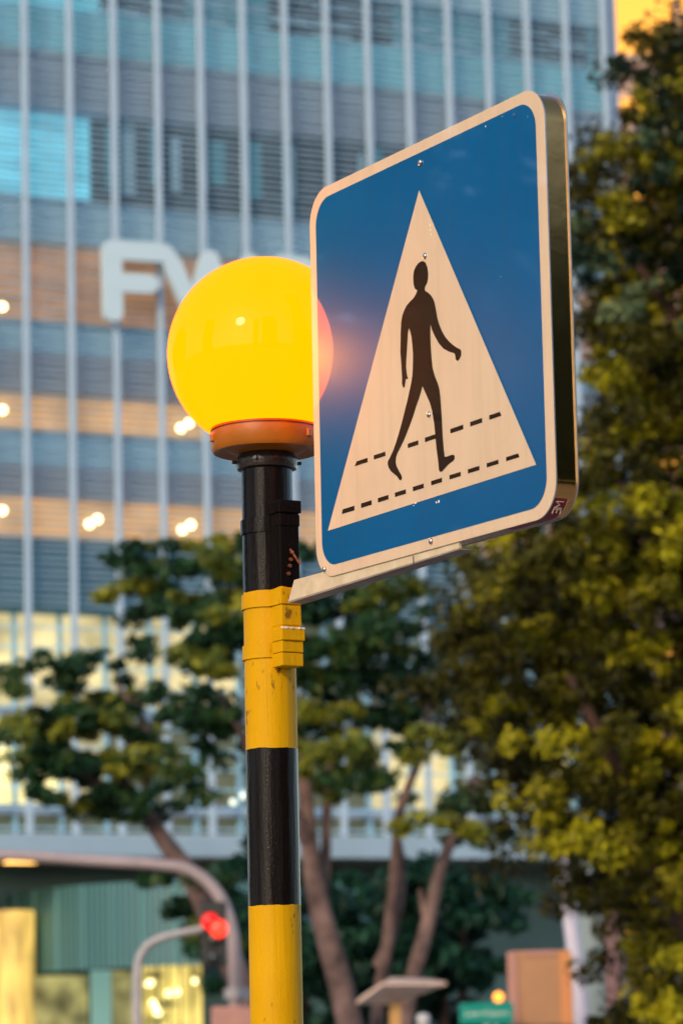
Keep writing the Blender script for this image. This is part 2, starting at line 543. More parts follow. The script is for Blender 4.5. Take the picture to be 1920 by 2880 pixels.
decal('blue_panel', rrect(.9375 * SW, .945 * SH, .037, 12, cx=-.003 * SW, cz=0), .0001, m_blue)
tri = [suv(1179.2, 537.5), suv(1505.6, 1309.3), suv(924.5, 1494.6)]
decal('white_triangle', tri, .0004, m_white)
A = lambda a, b: (1080 + a * .29337, 500 + b * .29337)
B = lambda a, b: (1040 + a * .3189, 1000 + b * .3189)
Cc = lambda a, b: (820 + a * .5357, 900 + b * .5357)
fig = [A(*p) for p in [(375, 812), (400, 825), (418, 870), (427, 930), (425, 985), (415, 1028), (401, 1052), (393, 1078), (398, 1100), (425, 1116), (455, 1145), (478, 1185), (492, 1230), (503, 1290), (515, 1365), (535, 1430), (560, 1490), (595, 1550), (640, 1600), (685, 1635), (728, 1660), (738, 1672)]]
fig += [Cc(*p) for p in [(886, 158), (892, 172), (892, 195), (882, 217), (872, 225), (863, 215), (860, 193), (855, 183), (830, 176), (800, 160), (775, 132), (755, 97), (740, 62), (731, 33)]]
fig += [A(*p) for p in [(447, 1520), (450, 1600), (456, 1704)]]
fig += [B(*p) for p in [(550, 60), (556, 120), (576, 195), (602, 260), (616, 310), (624, 370), (630, 450), (636, 540), (640, 620), (645, 720), (653, 820), (662, 903), (685, 900), (715, 888), (738, 884), (749, 895), (750, 915), (742, 935), (715, 955), (685, 980), (660, 1010), (640, 1032), (622, 1035), (612, 1020), (608, 970), (600, 900), (590, 830), (583, 750), (578, 690), (570, 610), (562, 560), (552, 500), (532, 430), (510, 380), (490, 335), (468, 285), (455, 335), (435, 400), (410, 470), (385, 550), (358, 625), (325, 710), (300, 770), (270, 830), (245, 880), (236, 910), (233, 950), (240, 985), (260, 1025), (283, 1065), (288, 1090), (280, 1110), (265, 1105), (245, 1075), (215, 1050), (190, 1030), (172, 1000), (162, 965), (165, 940), (185, 905), (210, 850), (235, 780), (260, 700), (285, 610), (310, 510), (335, 410), (355, 320), (370, 250), (378, 190), (382, 120), (384, 60)]]
fig += [A(*p) for p in [(281, 1700), (275, 1620), (266, 1540), (255, 1490), (242, 1455), (232, 1510), (228, 1580), (222, 1690)]]
fig += [B(*p) for p in [(325, 60), (324, 120), (328, 165), (334, 200), (342, 214), (335, 222), (322, 220), (318, 240), (312, 290), (305, 299), (295, 290), (287, 260), (288, 220), (285, 150), (280, 80)]]
fig += [A(*p) for p in [(160, 1690), (162, 1600), (163, 1500), (168, 1400), (178, 1340), (195, 1290), (220, 1240), (255, 1200), (290, 1165), (315, 1120), (322, 1092), (310, 1088), (297, 1075), (288, 1040), (283, 990), (285, 940), (292, 900), (308, 865), (330, 835), (352, 818)]]
decal('walking_figure', [suv(*p) for p in fig], .0007, m_blk)
U = lambda u, v: ((u - .5) * SW, (.5 - v) * SH)
# lower row of ten dashes
us = [(.124, .181), (.211, .258), (.286, .332), (.360, .407), (.437, .483), (.514, .559), (.590, .636), (.665, .711), (.740, .786), (.816, .863)]
for i, (u0, u1) in enumerate(us):
    s0 = .004 if i == 0 else 0
    s1 = .004 if i == 9 else 0
    decal('dash', [U(u0, .852 - .0007 * i), U(u0 + s0, .8405 - .0005 * i), U(u1, .8405 - .0005 * i), U(u1 + s1, .852 - .0007 * i)], .0007, m_blk)
for i, (u0, u1) in enumerate([(.186, .244), (.272, .323), (.420, .465), (.493, .540), (.5985, .651), (.679, .727), (.755, .797)]):
    s0 = .010 if i == 0 else 0
    s1 = .006 if i == 6 else 0
    v = .7425 - .0009 * i
    decal('dash', [U(u0, v), U(u0 + s0, v - .0108), U(u1, v - .0108), U(u1 + s1, v)], .0007, m_blk)
# worn chips in the film
m_wear = mat("scuffed_film", (.04, .26, .36), .7)
m_wear2 = mat("pale_scuff", (.85, .82, .78), .7)
rnd = random.Random(11)
def scuff(name, u, v, w, h, m):
    poly = []
    for k in range(7):
        a = 2 * math.pi * k / 7
        poly.append(((u - .5) * SW + w * math.cos(a) * (.6 + .5 * rnd.random()), (.5 - v) * SH + h * math.sin(a) * (.6 + .5 * rnd.random())))
    decal(name, poly, .0008, m)
for px, py, w, h, m in [(1170, 1417, .0022, .0013, m_wear2), (1165, 1424, .001, .001, m_wear2), (1235, 1412, .0022, .0022, m_wear2), (1228, 1415, .0016, .0018, m_wear2), (1368, 356, .0010, .0018, m_wear2),
                        (1415, 328, .004, .0010, m_wear), (1487, 329, .0014, .0014, m_wear), (1410, 783, .0018, .0014, m_wear),
                        (1211, 637, .0010, .0024, m_wear2), (1212, 650, .0010, .0022, m_wear2), (1214, 662, .0008, .0016, m_wear2)]:
    scx = HM @ np.array([px, py, 1.0])
    scuff('scuff', scx[0] / scx[2], scx[1] / scx[2], w, h, m)
# dome-head rivets
m_riv = mat("rivet_steel", (.55, .5, .45), .25, metal=1.0)
for px, py in [(1183, 458), (1197, 724), (1208, 1170), (1213, 1522), (916, 1601)]:
    x, z = suv(px, py)
    bm = bmesh.new()
    r_ = .0042
    prof = [(r_, 0), (r_, .0008), (r_ * .85, .0020), (r_ * .5, .0029), (r_ * .25, .0031), (r_ * .22, .0022), (.0002, .0021)]
    lathe(bm, prof, 16)
    for v in bm.verts:
        v.co = Vector((x + v.co.x, -v.co.z - .0007, z + v.co.y))
    obj('rivet', bm, m_riv, sign, smooth=True)
x, z = suv(1448, 324)
bm = bmesh.new(); lathe(bm, [(.0032, 0), (.003, .0006), (.0003, .0012)], 12)
for v in bm.verts:
    v.co = Vector((x + v.co.x, -v.co.z - .0006, z + v.co.y))
obj('rivet', bm, mat("painted_rivet", (.06, .14, .3), .3, metal=.6), sign, smooth=True)

# side band: steel strip between the two plates
DP = .034
def band_ring(bm, outline, y0, y1, inner=.0012):
    a = [bm.verts.new((x, y0, z)) for x, z in outline]
    b = [bm.verts.new((x, y1, z)) for x, z in outline]
    n = len(outline)
    for i in range(n):
        bm.faces.new((a[i], b[i], b[(i + 1) % n], a[(i + 1) % n]))
m_strip = mat("dull_steel_strip", (.72, .38, .13), .13, metal=1.0, var=.25, vscale=6, bump=.12, bscale=30)
bm = bmesh.new(); prism(bm, rrect(SW - .005, SH - .005, .0445, 12), TH + .0002, DP - .0016)
obj('side_strip', bm, m_strip, sign, smooth=True)
bm = bmesh.new(); prism(bm, rrect(SW, SH, .047, 12, cz=.002), DP - .0014, DP)
obj('back_plate', bm, m_alu, sign, smooth=True)
# red maker's sticker round the lower corner of the strip
m_red = mat("red_sticker", (.20, .004, .008), .45, var=.2, vscale=60)
m_spaper = mat("sticker_print", (.62, .45, .36), .6)
ol = rrect(SW - .0042, SH - .0042, .0449, 16)
arc = ol[51:68]                      # lower right corner, from bottom left of arc round to the side
path = [(.168, -(SH - .0042) / 2)] + [arc[i] for i in range(0, 11)]
def ribbon(name, path, y0, y1, m, off):
    bm = bmesh.new()
    a = []; b = []
    for i, (x, z) in enumerate(path):
        x2, z2 = path[min(i + 1, len(path) - 1)]; x1, z1 = path[max(i - 1, 0)]
        t_ = Vector((x2 - x1, 0, z2 - z1)).normalized(); n_ = Vector((t_.z, 0, -t_.x)) * off
        a.append(bm.verts.new((x + n_.x, y0, z + n_.z))); b.append(bm.verts.new((x + n_.x, y1, z + n_.z)))
    for i in range(len(path) - 1):
        bm.faces.new((a[i], a[i + 1], b[i + 1], b[i]))
    return obj(name, bm, m, sign)
print('arc', arc[0], arc[-1])
st = ribbon('maker_sticker', path, .0035, .0225, m_red, .0004)
ribbon('sticker_border', path, .0225, .0235, m_spaper, .0006)
bm = bmesh.new()
e = path[-1]; e2 = path[-2]
tt = Vector((e[0] - e2[0], 0, e[1] - e2[1])).normalized()
nn = Vector((tt.z, 0, -tt.x))
# the printed "3M" on the sticker, letters built of strokes in (along, depth) space
def stk(pts, s0, d0, sc, bm):
    for p, q in zip(pts, pts[1:]):
        P0 = Vector((e[0], 0, e[1])) + tt * (s0 + p[0] * sc) + nn * .0012 + Vector((0, d0 + p[1] * sc, 0))
        P1 = Vector((e[0], 0, e[1])) + tt * (s0 + q[0] * sc) + nn * .0012 + Vector((0, d0 + q[1] * sc, 0))
        tube(bm, [P0, P1], .0006, 5)
stk([(0, 0), (.6, 0), (.6, .5), (.15, .5), (.6, .5), (.6, 1), (0, 1)], -.021, .0065, .011, bm)
stk([(0, 1), (0, 0), (.4, .6), (.8, 0), (.8, 1)], -.0125, .0065, .011, bm)
obj('sticker_lettering', bm, m_spaper, sign)
# mounting arm: painted steel angle running from the post under the lower edge
m_cream = mat("chipped_cream_paint", (.70, .56, .38), .55, rgb2=(.55, .42, .26), vscale=35, bump=.3, bscale=150)
m_gap = mat("sealant", (.03, .02, .015), .8)
zb = -SH / 2
bm = bmesh.new()
arm_poly = [(-.386, zb - .0180), (.068, zb - .0080), (.068, zb + .010), (-.368, zb + .010)]
prism(bm, arm_poly, TH + .0005, .006)
obj('mounting_arm', bm, m_cream, sign)
bm = bmesh.new()
arm2 = [(-.386, zb - .0205), (.068, zb - .0100), (.068, zb - .0083), (-.386, zb - .0183)]
prism(bm, arm2, TH + .0005, .028)
obj('arm_flange', bm, mat("worn_grey_flange", (.34, .27, .22), .6, rgb2=(.22, .16, .12), vscale=25), sign)
bm = bmesh.new()
tube(bm, [(-.045, TH + .0003, zb - .002), (-.045, TH + .0003, zb - .013)], .0009, 6)
obj('weld_mark', bm, m_gap, sign)

# ================================================================== OFFICE BUILDING
TF = R(65.7)
fd = Vector((math.sin(TF), math.cos(TF), 0))         # along the facade, to the right
fn = Vector((math.cos(TF), -math.sin(TF), 0))        # outwards, towards the camera side
F0 = at(86, 3000, 100.0); F0.z = 0
def fuv(px, py, off=0.0):
    r = ray(px, py)
    n2 = (F0 + fn * off - CAM).dot(fn) / r.dot(fn)
    P = CAM + r * n2
    return (P - F0).dot(fd), P.z
MF = Matrix(((fd.x, -fn.x, 0, F0.x), (fd.y, -fn.y, 0, F0.y), (0, 0, 1, 0), (0, 0, 0, 1)))  # local x along, local y inward, z up
office = thing('office_building', 'tall glass office block behind thin pale vertical fins and fine horizontal louvres', 'building')
office.matrix_world = MF
def fz(px, py): return fuv(px, py)[1]
S = (fuv(1706, 0)[0] - fuv(86, 0)[0]) / 14
print('fin spacing', S, 'height at top', fz(86, 0), 'depth right', (F0 + fd * 14 * S).y)
u_end = 14 * S + .62
u_start = -6 * S
ztop = fz(86, 0) + 12
zcan = fz(100, 2385)
m_fin = mat("pale_fin_aluminium", (.36, .47, .58), .55, var=.06, vscale=1.2)
m_slat = mat("grey_louvre", (.27, .39, .49), .5, var=.12, vscale=.8)
m_slate = mat("slate_panel", (.30, .38, .49), .6, var=.12, vscale=.5)
m_pale = mat("pale_teal_panel", (.24, .72, .88), .5, var=.15, vscale=.5)
m_paleb = mat("blue_grey_panel", (.40, .68, .84), .5, var=.12, vscale=.5)
m_wood = mat("timber_soffit", (.5, .30, .16), .6, rgb2=(.20, .13, .09), vscale=1.5, emit=(.42, .19, .07), estr=.42, ev=.4, stretch=(.3, 1, 2))  # emission puts lamplight into the boards themselves
m_ochre = mat("lit_ochre_soffit", (.5, .32, .14), .6, var=.15, vscale=.7, emit=(.56, .28, .09), estr=.62, ev=.35)  # glow of the downlights put in as emission
m_grey2 = mat("grey_violet_panel", (.38, .42, .50), .6, rgb2=(.32, .31, .37), vscale=.6)
m_dteal = mat("dark_teal_panel", (.05, .19, .26), .35, var=.2, vscale=.5)
m_glassd = mat("dark_window_glass", (.006, .022, .030), .08, var=.4, vscale=.7)
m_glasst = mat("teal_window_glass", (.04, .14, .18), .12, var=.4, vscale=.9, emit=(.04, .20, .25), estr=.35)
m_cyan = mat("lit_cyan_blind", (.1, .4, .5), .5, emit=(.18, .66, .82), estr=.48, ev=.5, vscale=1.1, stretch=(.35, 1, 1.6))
m_cyan2 = mat("lit_cyan_upper_blind", (.1, .35, .42), .5, emit=(.13, .56, .70), estr=.35, ev=.4, vscale=.9)
m_cream2 = mat("lit_lobby_window", (.4, .35, .2), .5, emit=(.62, .50, .24), estr=.6, rgb2=(.2, .2, .12), vscale=.8, ev=.6, stretch=(.6, 1, 1))
m_cream3 = mat("bright_lobby_window", (.4, .35, .2), .5, emit=(.95, .80, .32), estr=.75, ev=.45, vscale=.7)
m_lobdark = mat("dim_lobby_window", (.10, .11, .07), .3, emit=(.14, .14, .07), estr=.25, rgb2=(.05, .07, .06), vscale=.7)

def fbox(name, u0, u1, z0, z1, y0, y1, m, parent=office):
    bm = bmesh.new()
    box(bm, ((u0 + u1) / 2, (y0 + y1) / 2, (z0 + z1) / 2), (u1 - u0, y1 - y0, z1 - z0))
    return obj(name, bm, m, parent)
# body behind the facade
fbox('wall', u_start - 20, u_end - .4, 0, ztop, 3.4, 24, m_slate)
# vertical layout (image rows at px 150, with the facade's own recession taken care of by fuv)
def zrow(py): return fz(150, py)
rows = [(-900, -560, 'slate'), (-560, -300, 'win2'), (-300, -130, 'paleb'), (-130, 8, 'win3'), (8, 136, 'pale'), (136, 296, 'slate'), (296, 548, 'win'),
        (548, 672, 'paleb'), (672, 896, 'wood'), (896, 985, 'paleb'), (985, 1095, 'grey2'), (1095, 1207, 'ochre'), (1207, 1300, 'paleb'), (1300, 1390, 'grey2'), (1390, 1510, 'ochre'), (1510, 1716, 'dteal')]
mm = dict(slate=m_slate, paleb=m_paleb, pale=m_pale, wood=m_wood, grey2=m_grey2, ochre=m_ochre, dteal=m_dteal)
nm = dict(slate='spandrel_panel', paleb='spandrel_panel', pale='spandrel_panel', wood='timber_soffit', grey2='spandrel_panel', ochre='lit_soffit', dteal='spandrel_panel')
rnd = random.Random(3)
for a, b, k in rows:
    z1, z0 = zrow(a), zrow(b)
    if k in mm:
        dy = {'wood': .9, 'ochre': .95}.get(k, .55)
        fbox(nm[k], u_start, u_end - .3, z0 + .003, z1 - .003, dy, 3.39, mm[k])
    else:
        i = -6
        while i < 15:
            u0, u1 = i * S, min((i + 1) * S, u_end - .3)
            if k == 'win':
                uc = fuv(288, 400)[0]
                m = m_cyan if u1 <= uc + .3 * S else m_glassd
                if m is m_cyan and u1 > uc - .7 * S: u1 = uc
            else:
                m = m_cyan2 if (k == 'win3' and i < 2) else (m_glassd if rnd.random() < .6 else m_glasst)
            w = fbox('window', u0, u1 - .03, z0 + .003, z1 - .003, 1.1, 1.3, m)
            if m in (m_glassd, m_glasst):
                if k == 'win' and i in (2, 3, 4, 5, 6, 8, 10):
                    for q in range(2):
                        uu = u0 + rnd.uniform(.05, .6) * S
                        hh = rnd.uniform(.35, .9) * (z1 - z0)
                        zz = z1 - rnd.uniform(.0, .1) * (z1 - z0)
                        fbox('lit_blind', uu, uu + rnd.uniform(.15, .35) * S, zz - hh, zz - .01, 1.03, 1.09, m_glasst if q else m_paleb, w)
                if k == 'win3':
                    for q in range(3):
                        zz = z0 + (q + rnd.uniform(.2, .8)) / 3 * (z1 - z0)
                        fbox('blind_strip', u0 + .02, u1 - .05, zz - .07, zz + .06, 1.03, 1.09, m_paleb, w)
            i += 1 if not (k == 'win' and m is m_cyan and u1 == uc) else 0
            if k == 'win' and m is m_cyan and u1 == uc:
                fbox('window', uc + .02, (i + 1) * S - .03, z0 + .003, z1 - .003, 1.1, 1.3, m_glassd)
                i += 1
# slabs between the bands, faint ledges catching the light
for a in (136, 548, 896, 1207, 1510):
    z = zrow(a)
    fbox('floor_ledge', u_start, u_end - .3, z - .04, z + .04, .40, .545, m_slat)
# lobby storeys
z1 = zrow(1716)
cols = [(-6, 1, 2), (1, 4, 1)]
zl = [fz(150, y) for y in (1716, 1980, 2010, 2255, 2285, 2345)]
for i in range(-6, 15):
    u0, u1 = i * S, (i + 1) * S - .04
    ux = i
    top = m_cream2 if i < 5 else m_lobdark
    mid = m_cream3 if i < 1 else (m_cream2 if i < 2 or i in (8, 9, 11, 12) else m_lobdark)
    fbox('window', u0, u1, zl[1], zl[0], 1.1, 1.3, top)
    fbox('window', u0, u1, zl[3], zl[2], 1.1, 1.3, mid)
    fbox('window', u0, u1, zl[5], zl[4], 1.1, 1.3, m_lobdark)
    fbox('mullion', u0 - .18, u0 - .045, zl[5], zl[0], .9, 1.09, m_paleb)
for a, b in ((1, 2), (3, 4)):
    fbox('floor_ledge', u_start, u_end - .3, zl[b], zl[a], .8, 1.3, m_slate)
# vertical fins
fin_bm = bmesh.new(); box(fin_bm, (0, 0, (ztop + zcan) / 2), (.20, .18, ztop - zcan), bev=.02)
fin0 = None
for i in range(-6, 15):
    if fin0 is None:
        fin0 = obj('facade_fin', fin_bm, m_fin, office); f = fin0
    else:
        f = fin0.copy(); COL.objects.link(f); f.parent = office
    f.location = (i * S, -.1, 0)
# louvre screen: thin slats over the whole height
bm = bmesh.new()
z = zrow(1700)
k = 0
while z < ztop:
    box(bm, ((u_start + u_end) / 2 - .05, .22, z), (u_end - u_start, .09, .066 if k % 2 else .05))
    z += .20
    k += 1
obj('louvre_screen', bm, m_slat, office)
bm = bmesh.new()
z = zl[5] + .2
while z < zrow(1716):
    box(bm, ((u_start + u_end) / 2 - .05, .3, z), (u_end - u_start, .05, .05))
    z += .62
obj('transom_rails', bm, m_paleb, office)
# edge post at the right-hand end
fbox('corner_post', u_end - .28, u_end, zcan, ztop, .1, 1.5, m_slate)
# downlights in the lit soffits
m_dl = mat("downlight_lamp", (1, .9, .7), .5, emit=(1.0, .66, .28), estr=5.5)
for px, py in [(0, 868), (0, 1158), (0, 1440), (500, 1209), (523, 1195), (244, 1478), (267, 1464), (504, 1494), (528, 1480), (-260, 1170), (-240, 1156), (-250, 1450), (646, 2258), (674, 2240)]:
    u, zz = fuv(px, py, -.3)
    bm = bmesh.new(); bmesh.ops.create_uvsphere(bm, u_segments=16, v_segments=10, radius=.115 if px < 600 else .10)
    for v in bm.verts:
        v.co.y *= .4
    o = obj('downlight', bm, m_dl if px < 600 else mat("cool_downlight", (.8, .9, .8), .5, emit=(.55, .62, .5), estr=1.2), office, smooth='all')
    o.location = (u, .02, zz)
# canopy
m_can = mat("canopy_fascia", (.29, .40, .49), .45, var=.1, vscale=.6)
bm = bmesh.new()
zc0, zc1 = fz(100, 2432), fz(100, 2368)
box(bm, ((u_start + u_end) / 2, -1.6, (zc0 + zc1) / 2), (u_end - u_start + 2, 3.6, zc1 - zc0), bev=.05)
obj('canopy', bm, m_can, office)
fbox('canopy_soffit', u_start - .8, u_end + .8, zc0 - .05, zc0 - .004, -3.2, 3.3, mat("canopy_soffit_board", (.07, .08, .06), .6, var=.2, vscale=.5))
o = fbox('soffit_lamp', 0, .9, zc0 - .10, zc0 - .055, -2.6, -1.9, mat("soffit_lamp_lens", (1, .7, .3), .5, emit=(1.0, .52, .12), estr=2.2))
u, zz = fuv(60, 2447, 2.2); o.location = (u - .45, 0, 0)
# ground storey behind the drum
m_gteal = mat("dark_teal_shopfront", (.06, .13, .125), .25, rgb2=(.04, .09, .09), vscale=.4)
fbox('shopfront', u_start, u_end - .3, 0, zc0 - .06, 1.5, 3.39, m_gteal)
def lit(name, x0, y0, x1, y1, m, y_in=1.35, parent=office):
    ua, za = fuv(x0, y0, -y_in); ub, zb_ = fuv(x1, y1, -y_in)
    return fbox(name, ua, ub, max(zb_, .1), za, y_in, y_in + .12, m, parent)
m_shop = mat("lit_shop_window", (.4, .35, .1), .5, emit=(.90, .68, .17), estr=.50, rgb2=(.15, .12, .04), vscale=1.6, ev=.7, stretch=(1, 1, .6))
m_shop2 = mat("dim_shop_window", (.25, .24, .1), .5, emit=(.45, .40, .14), estr=.32, rgb2=(.1, .1, .05), vscale=1.3, ev=.9)
w = lit('shop_window', 398, 2712, 572, 3000, m_shop)
rnd = random.Random(8)
for k in range(9):
    uu = fuv(398, 2750, -1.3)[0] + rnd.uniform(.15, 1.75)
    zz = fuv(450, 2735 + rnd.uniform(0, 120), -1.3)[1]
    bm = bmesh.new(); bmesh.ops.create_uvsphere(bm, u_segments=12, v_segments=8, radius=.1)
    oo = obj('display_lamp', bm, mat("display_lamp", (1, .9, .5), .5, emit=(1, .85, .4), estr=2.0), w, smooth='all'); oo.location = (uu, 1.25, zz)
for q in range(5):
    uu = fuv(398, 2750, -1.3)[0] + .38 * q + .1
    fbox('window_frame', uu, uu + .035, .3, fuv(398, 2715, -1.3)[1], 1.18, 1.24, m_gteal, w)
for q in range(6):
    uu = fuv(398, 2750, -1.3)[0] + rnd.uniform(0, 1.4); zz = fuv(450, 2740 + rnd.uniform(0, 140), -1.3)[1]
    fbox('display_shelf', uu, uu + rnd.uniform(.2, .5), zz, zz + rnd.uniform(.05, .22), 1.25, 1.33, m_shop2 if q % 2 else m_gteal, w)
lit('shop_window', 100, 2745, 250, 3000, m_shop2)
lit('shop_window', 318, 2730, 384, 3000, m_shop2)
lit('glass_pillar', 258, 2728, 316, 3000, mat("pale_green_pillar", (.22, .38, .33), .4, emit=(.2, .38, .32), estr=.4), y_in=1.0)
# perforated curved screen (drum) under the canopy
def perf_mat():
    m = mat("perforated_teal_screen", (.10, .27, .26), .45, spec=.5)
    t = m.node_tree; p = t.nodes['Principled BSDF']
    tc = t.nodes.new('ShaderNodeTexCoord'); v = t.nodes.new('ShaderNodeTexVoronoi'); v.inputs['Scale'].default_value = 7.5
    v.inputs['Randomness'].default_value = 0.0
    t.links.new(tc.outputs['UV'], v.inputs['Vector'])
    mr = t.nodes.new('ShaderNodeMapRange'); mr.inputs['From Min'].default_value = .25; mr.inputs['From Max'].default_value = .5
    t.links.new(v.outputs['Distance'], mr.inputs['Value'])
    mx = t.nodes.new('ShaderNodeMix'); mx.data_type = 'RGBA'
    mx.inputs['A'].default_value = (.010, .035, .04, 1); mx.inputs['B'].default_value = (.07, .21, .22, 1)
    t.links.new(mr.outputs[0], mx.inputs['Factor']); t.links.new(mx.outputs['Result'], p.inputs['Base Color'])
    return m
m_scm = mat('screen_mullion', (.13, .30, .30), .45)
m_glow = mat('warm_backlit_panel', (.4, .35, .15), .5, emit=(.6, .55, .25), estr=.12)
ul, _z = fuv(96, 2600, 1.0); ur, _z = fuv(560, 2600, 1.0)
bm = bmesh.new()
uvl = bm.loops.layers.uv.new()
n = 60; rr = (ur - ul) * 1.05
cxu = ur + .1
zt_, zb2 = fz(500, 2462) * .935, fz(330, 2718) * .96
grid = []
for i in range(n + 1):
    a = R(180) + R(180) * i / n
    grid.append((cxu + rr * math.cos(a), 1.2 + 8.2 * math.sin(a), a))
vr = [[bm.verts.new((x, y, z)) for x, y, a in grid] for z in (zb2, zt_)]
for i in range(n):
    f = bm.faces.new((vr[0][i], vr[0][i + 1], vr[1][i + 1], vr[1][i]))
    for l, (q, h) in zip(f.loops, ((i, 0), (i + 1, 0), (i + 1, 1), (i, 1))):
        l[uvl].uv = (q / n * 14, h * 3.2)
obj('perforated_screen', bm, perf_mat(), office, smooth='all')
for i in range(2, n - 1, 3):
    x, y, a = grid[i]
    bm = bmesh.new(); box(bm, (x, y - .05, (zb2 + zt_) / 2), (.07, .07, zt_ - zb2)); obj('mullion', bm, m_scm, office)
for i in (7, 10, 14, 19):
    x, y, a = grid[i]
    bm = bmesh.new(); box(bm, (x + .6, y + .12, zb2 + .9), (.35, .08, 1.1)); obj('inner_glow_panel', bm, m_glow, office)
# gold column on the far left, light from above put in as emission
u, _z = fuv(40, 2700, 1.2)
bm = bmesh.new(); lathe(bm, [(.62, 0), (.62, fz(50, 2568))], 32, c=(u, -1.2, 0))
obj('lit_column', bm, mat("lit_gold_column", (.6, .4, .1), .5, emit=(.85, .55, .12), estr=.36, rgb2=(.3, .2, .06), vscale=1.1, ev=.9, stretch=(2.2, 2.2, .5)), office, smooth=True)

# raised channel letters on the fins
m_let = mat("white_letter_enamel", (.50, .63, .69), .5)
letters = thing('letter_sign', 'large pale rounded FW letters mounted on the office fins behind the globe', 'sign')
letters.matrix_world = MF
def stroke(bm, pts, w, y0=-.62, y1=-.36):
    P = [fuv(x, y, .45) for x, y in pts]
    P = [Vector((a, b)) for a, b in P]
    wm = w / FPX * 103
    out = []
    def side(sgn):
        r = []
        for i in range(len(P)):
            t_ = (P[min(i + 1, len(P) - 1)] - P[max(i - 1, 0)]).normalized()
            r.append(P[i] + Vector((-t_.y, t_.x)) * sgn * wm / 2)
        return r
    L_, R_ = side(1), side(-1)
    def cap(c, t_, s):
        r = []
        for k in range(1, 9):
            a = math.pi * k / 9
            v = Vector((-t_.y, t_.x)) * math.cos(a) * s + t_ * math.sin(a)
            r.append(c + v * wm / 2)
        return r
    tN = (P[-1] - P[-2]).normalized(); t0 = (P[0] - P[1]).normalized()
    poly = L_ + cap(P[-1], tN, 1) + R_[::-1] + cap(P[0], t0, 1)
    prism(bm, [(p.x, p.y) for p in poly], y0, y1)
def letter(name, strokes, w):
    bm = bmesh.new()
    for k, s in enumerate(strokes):
        stroke(bm, s, w, -.62 - .006 * k, -.36 - .006 * k)
    return obj(name, bm, m_let, letters)
letter('letter_F', [[(312, 705), (316, 880)], [(312, 705), (440, 713)], [(330, 797), (415, 801)]], 56)
letter('letter_W', [[(425, 713), (462, 716), (482, 745), (542, 880)], [(542, 880), (586, 732)], [(586, 732), (640, 888)], [(640, 888), (700, 742)]], 54)
letter('letter_D', [[(790, 745), (800, 905)], [(790, 745), (850, 752), (900, 790), (900, 860), (860, 905), (800, 905)]], 56)

# orange neighbour at the upper right, its sunset glow put in as emission
m_or = mat("sunset_glow_cladding", (.80, .34, .03), .6, var=.06, vscale=.2, emit=(.95, .44, .05), estr=.42)
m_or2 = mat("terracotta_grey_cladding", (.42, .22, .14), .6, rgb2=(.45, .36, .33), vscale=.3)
nb = thing('neighbour_tower', 'orange tower with painted-in sunset glow behind the right end of the office block', 'building', tuple(at(1900, 3000, 165).xy) + (0,), R(-6))
def nz(py): return at(1800, py, 165).z
def nbox(name, x0, x1, z0, z1, y0, m):
    bm = bmesh.new(); box(bm, ((x0 + x1) / 2, y0 + 6, (z0 + z1) / 2), (x1 - x0, 12, z1 - z0)); return obj(name, bm, m, nb)
k_ = 165 / FPX
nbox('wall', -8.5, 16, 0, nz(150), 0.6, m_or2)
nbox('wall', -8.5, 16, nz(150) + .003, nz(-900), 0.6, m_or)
for k in range(26):
    z = nz(165) - k * 2.4
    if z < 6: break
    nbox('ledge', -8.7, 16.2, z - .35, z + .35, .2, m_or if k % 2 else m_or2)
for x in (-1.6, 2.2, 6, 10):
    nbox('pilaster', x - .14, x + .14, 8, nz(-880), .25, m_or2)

# ================================================================== TREES
def leaf_mat(name, a, b, c):
    m = bpy.data.materials.new(name); m.use_nodes = True
    t = m.node_tree; p = t.nodes['Principled BSDF']
    g = t.nodes.new('ShaderNodeNewGeometry')
    rp = t.nodes.new('ShaderNodeValToRGB')
    e_ = rp.color_ramp.elements
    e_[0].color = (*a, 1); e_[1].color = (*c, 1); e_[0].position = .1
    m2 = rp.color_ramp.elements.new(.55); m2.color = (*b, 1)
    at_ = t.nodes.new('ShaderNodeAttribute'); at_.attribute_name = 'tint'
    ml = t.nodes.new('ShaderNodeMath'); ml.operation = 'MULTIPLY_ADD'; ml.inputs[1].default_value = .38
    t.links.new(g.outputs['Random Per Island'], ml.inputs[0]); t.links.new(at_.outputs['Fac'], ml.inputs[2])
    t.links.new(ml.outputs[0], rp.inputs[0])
    t.links.new(rp.outputs[0], p.inputs['Base Color'])
    p.inputs['Roughness'].default_value = .5
    p.inputs['Specular IOR Level'].default_value = .18
    tr = t.nodes.new('ShaderNodeBsdfTranslucent')
    t.links.new(rp.outputs[0], tr.inputs[0])
    ms = t.nodes.new('ShaderNodeMixShader'); ms.inputs[0].default_value = .2
    t.links.new(p.outputs[0], ms.inputs[1]); t.links.new(tr.outputs[0], ms.inputs[2])
    t.links.new(ms.outputs[0], t.nodes['Material Output'].inputs['Surface'])
    return m
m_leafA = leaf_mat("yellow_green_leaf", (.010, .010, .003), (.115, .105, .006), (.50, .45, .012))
m_leafB = leaf_mat("deep_green_leaf", (.006, .030, .015), (.030, .085, .026), (.30, .29, .02))
m_leafD = leaf_mat("blue_green_leaf", (.006, .014, .008), (.03, .065, .035), (.20, .26, .12))
m_leafC = leaf_mat("dark_teal_leaf", (.004, .020, .012), (.010, .05, .028), (.03, .10, .05))
m_bark = mat("grey_brown_bark", (.24, .15, .13), .9, rgb2=(.05, .03, .026), vscale=3.5, bump=.8, bscale=20)
m_bark2 = mat("dark_reddish_bark", (.07, .028, .016), .9, rgb2=(.035, .018, .012), vscale=6, bump=.8, bscale=20)

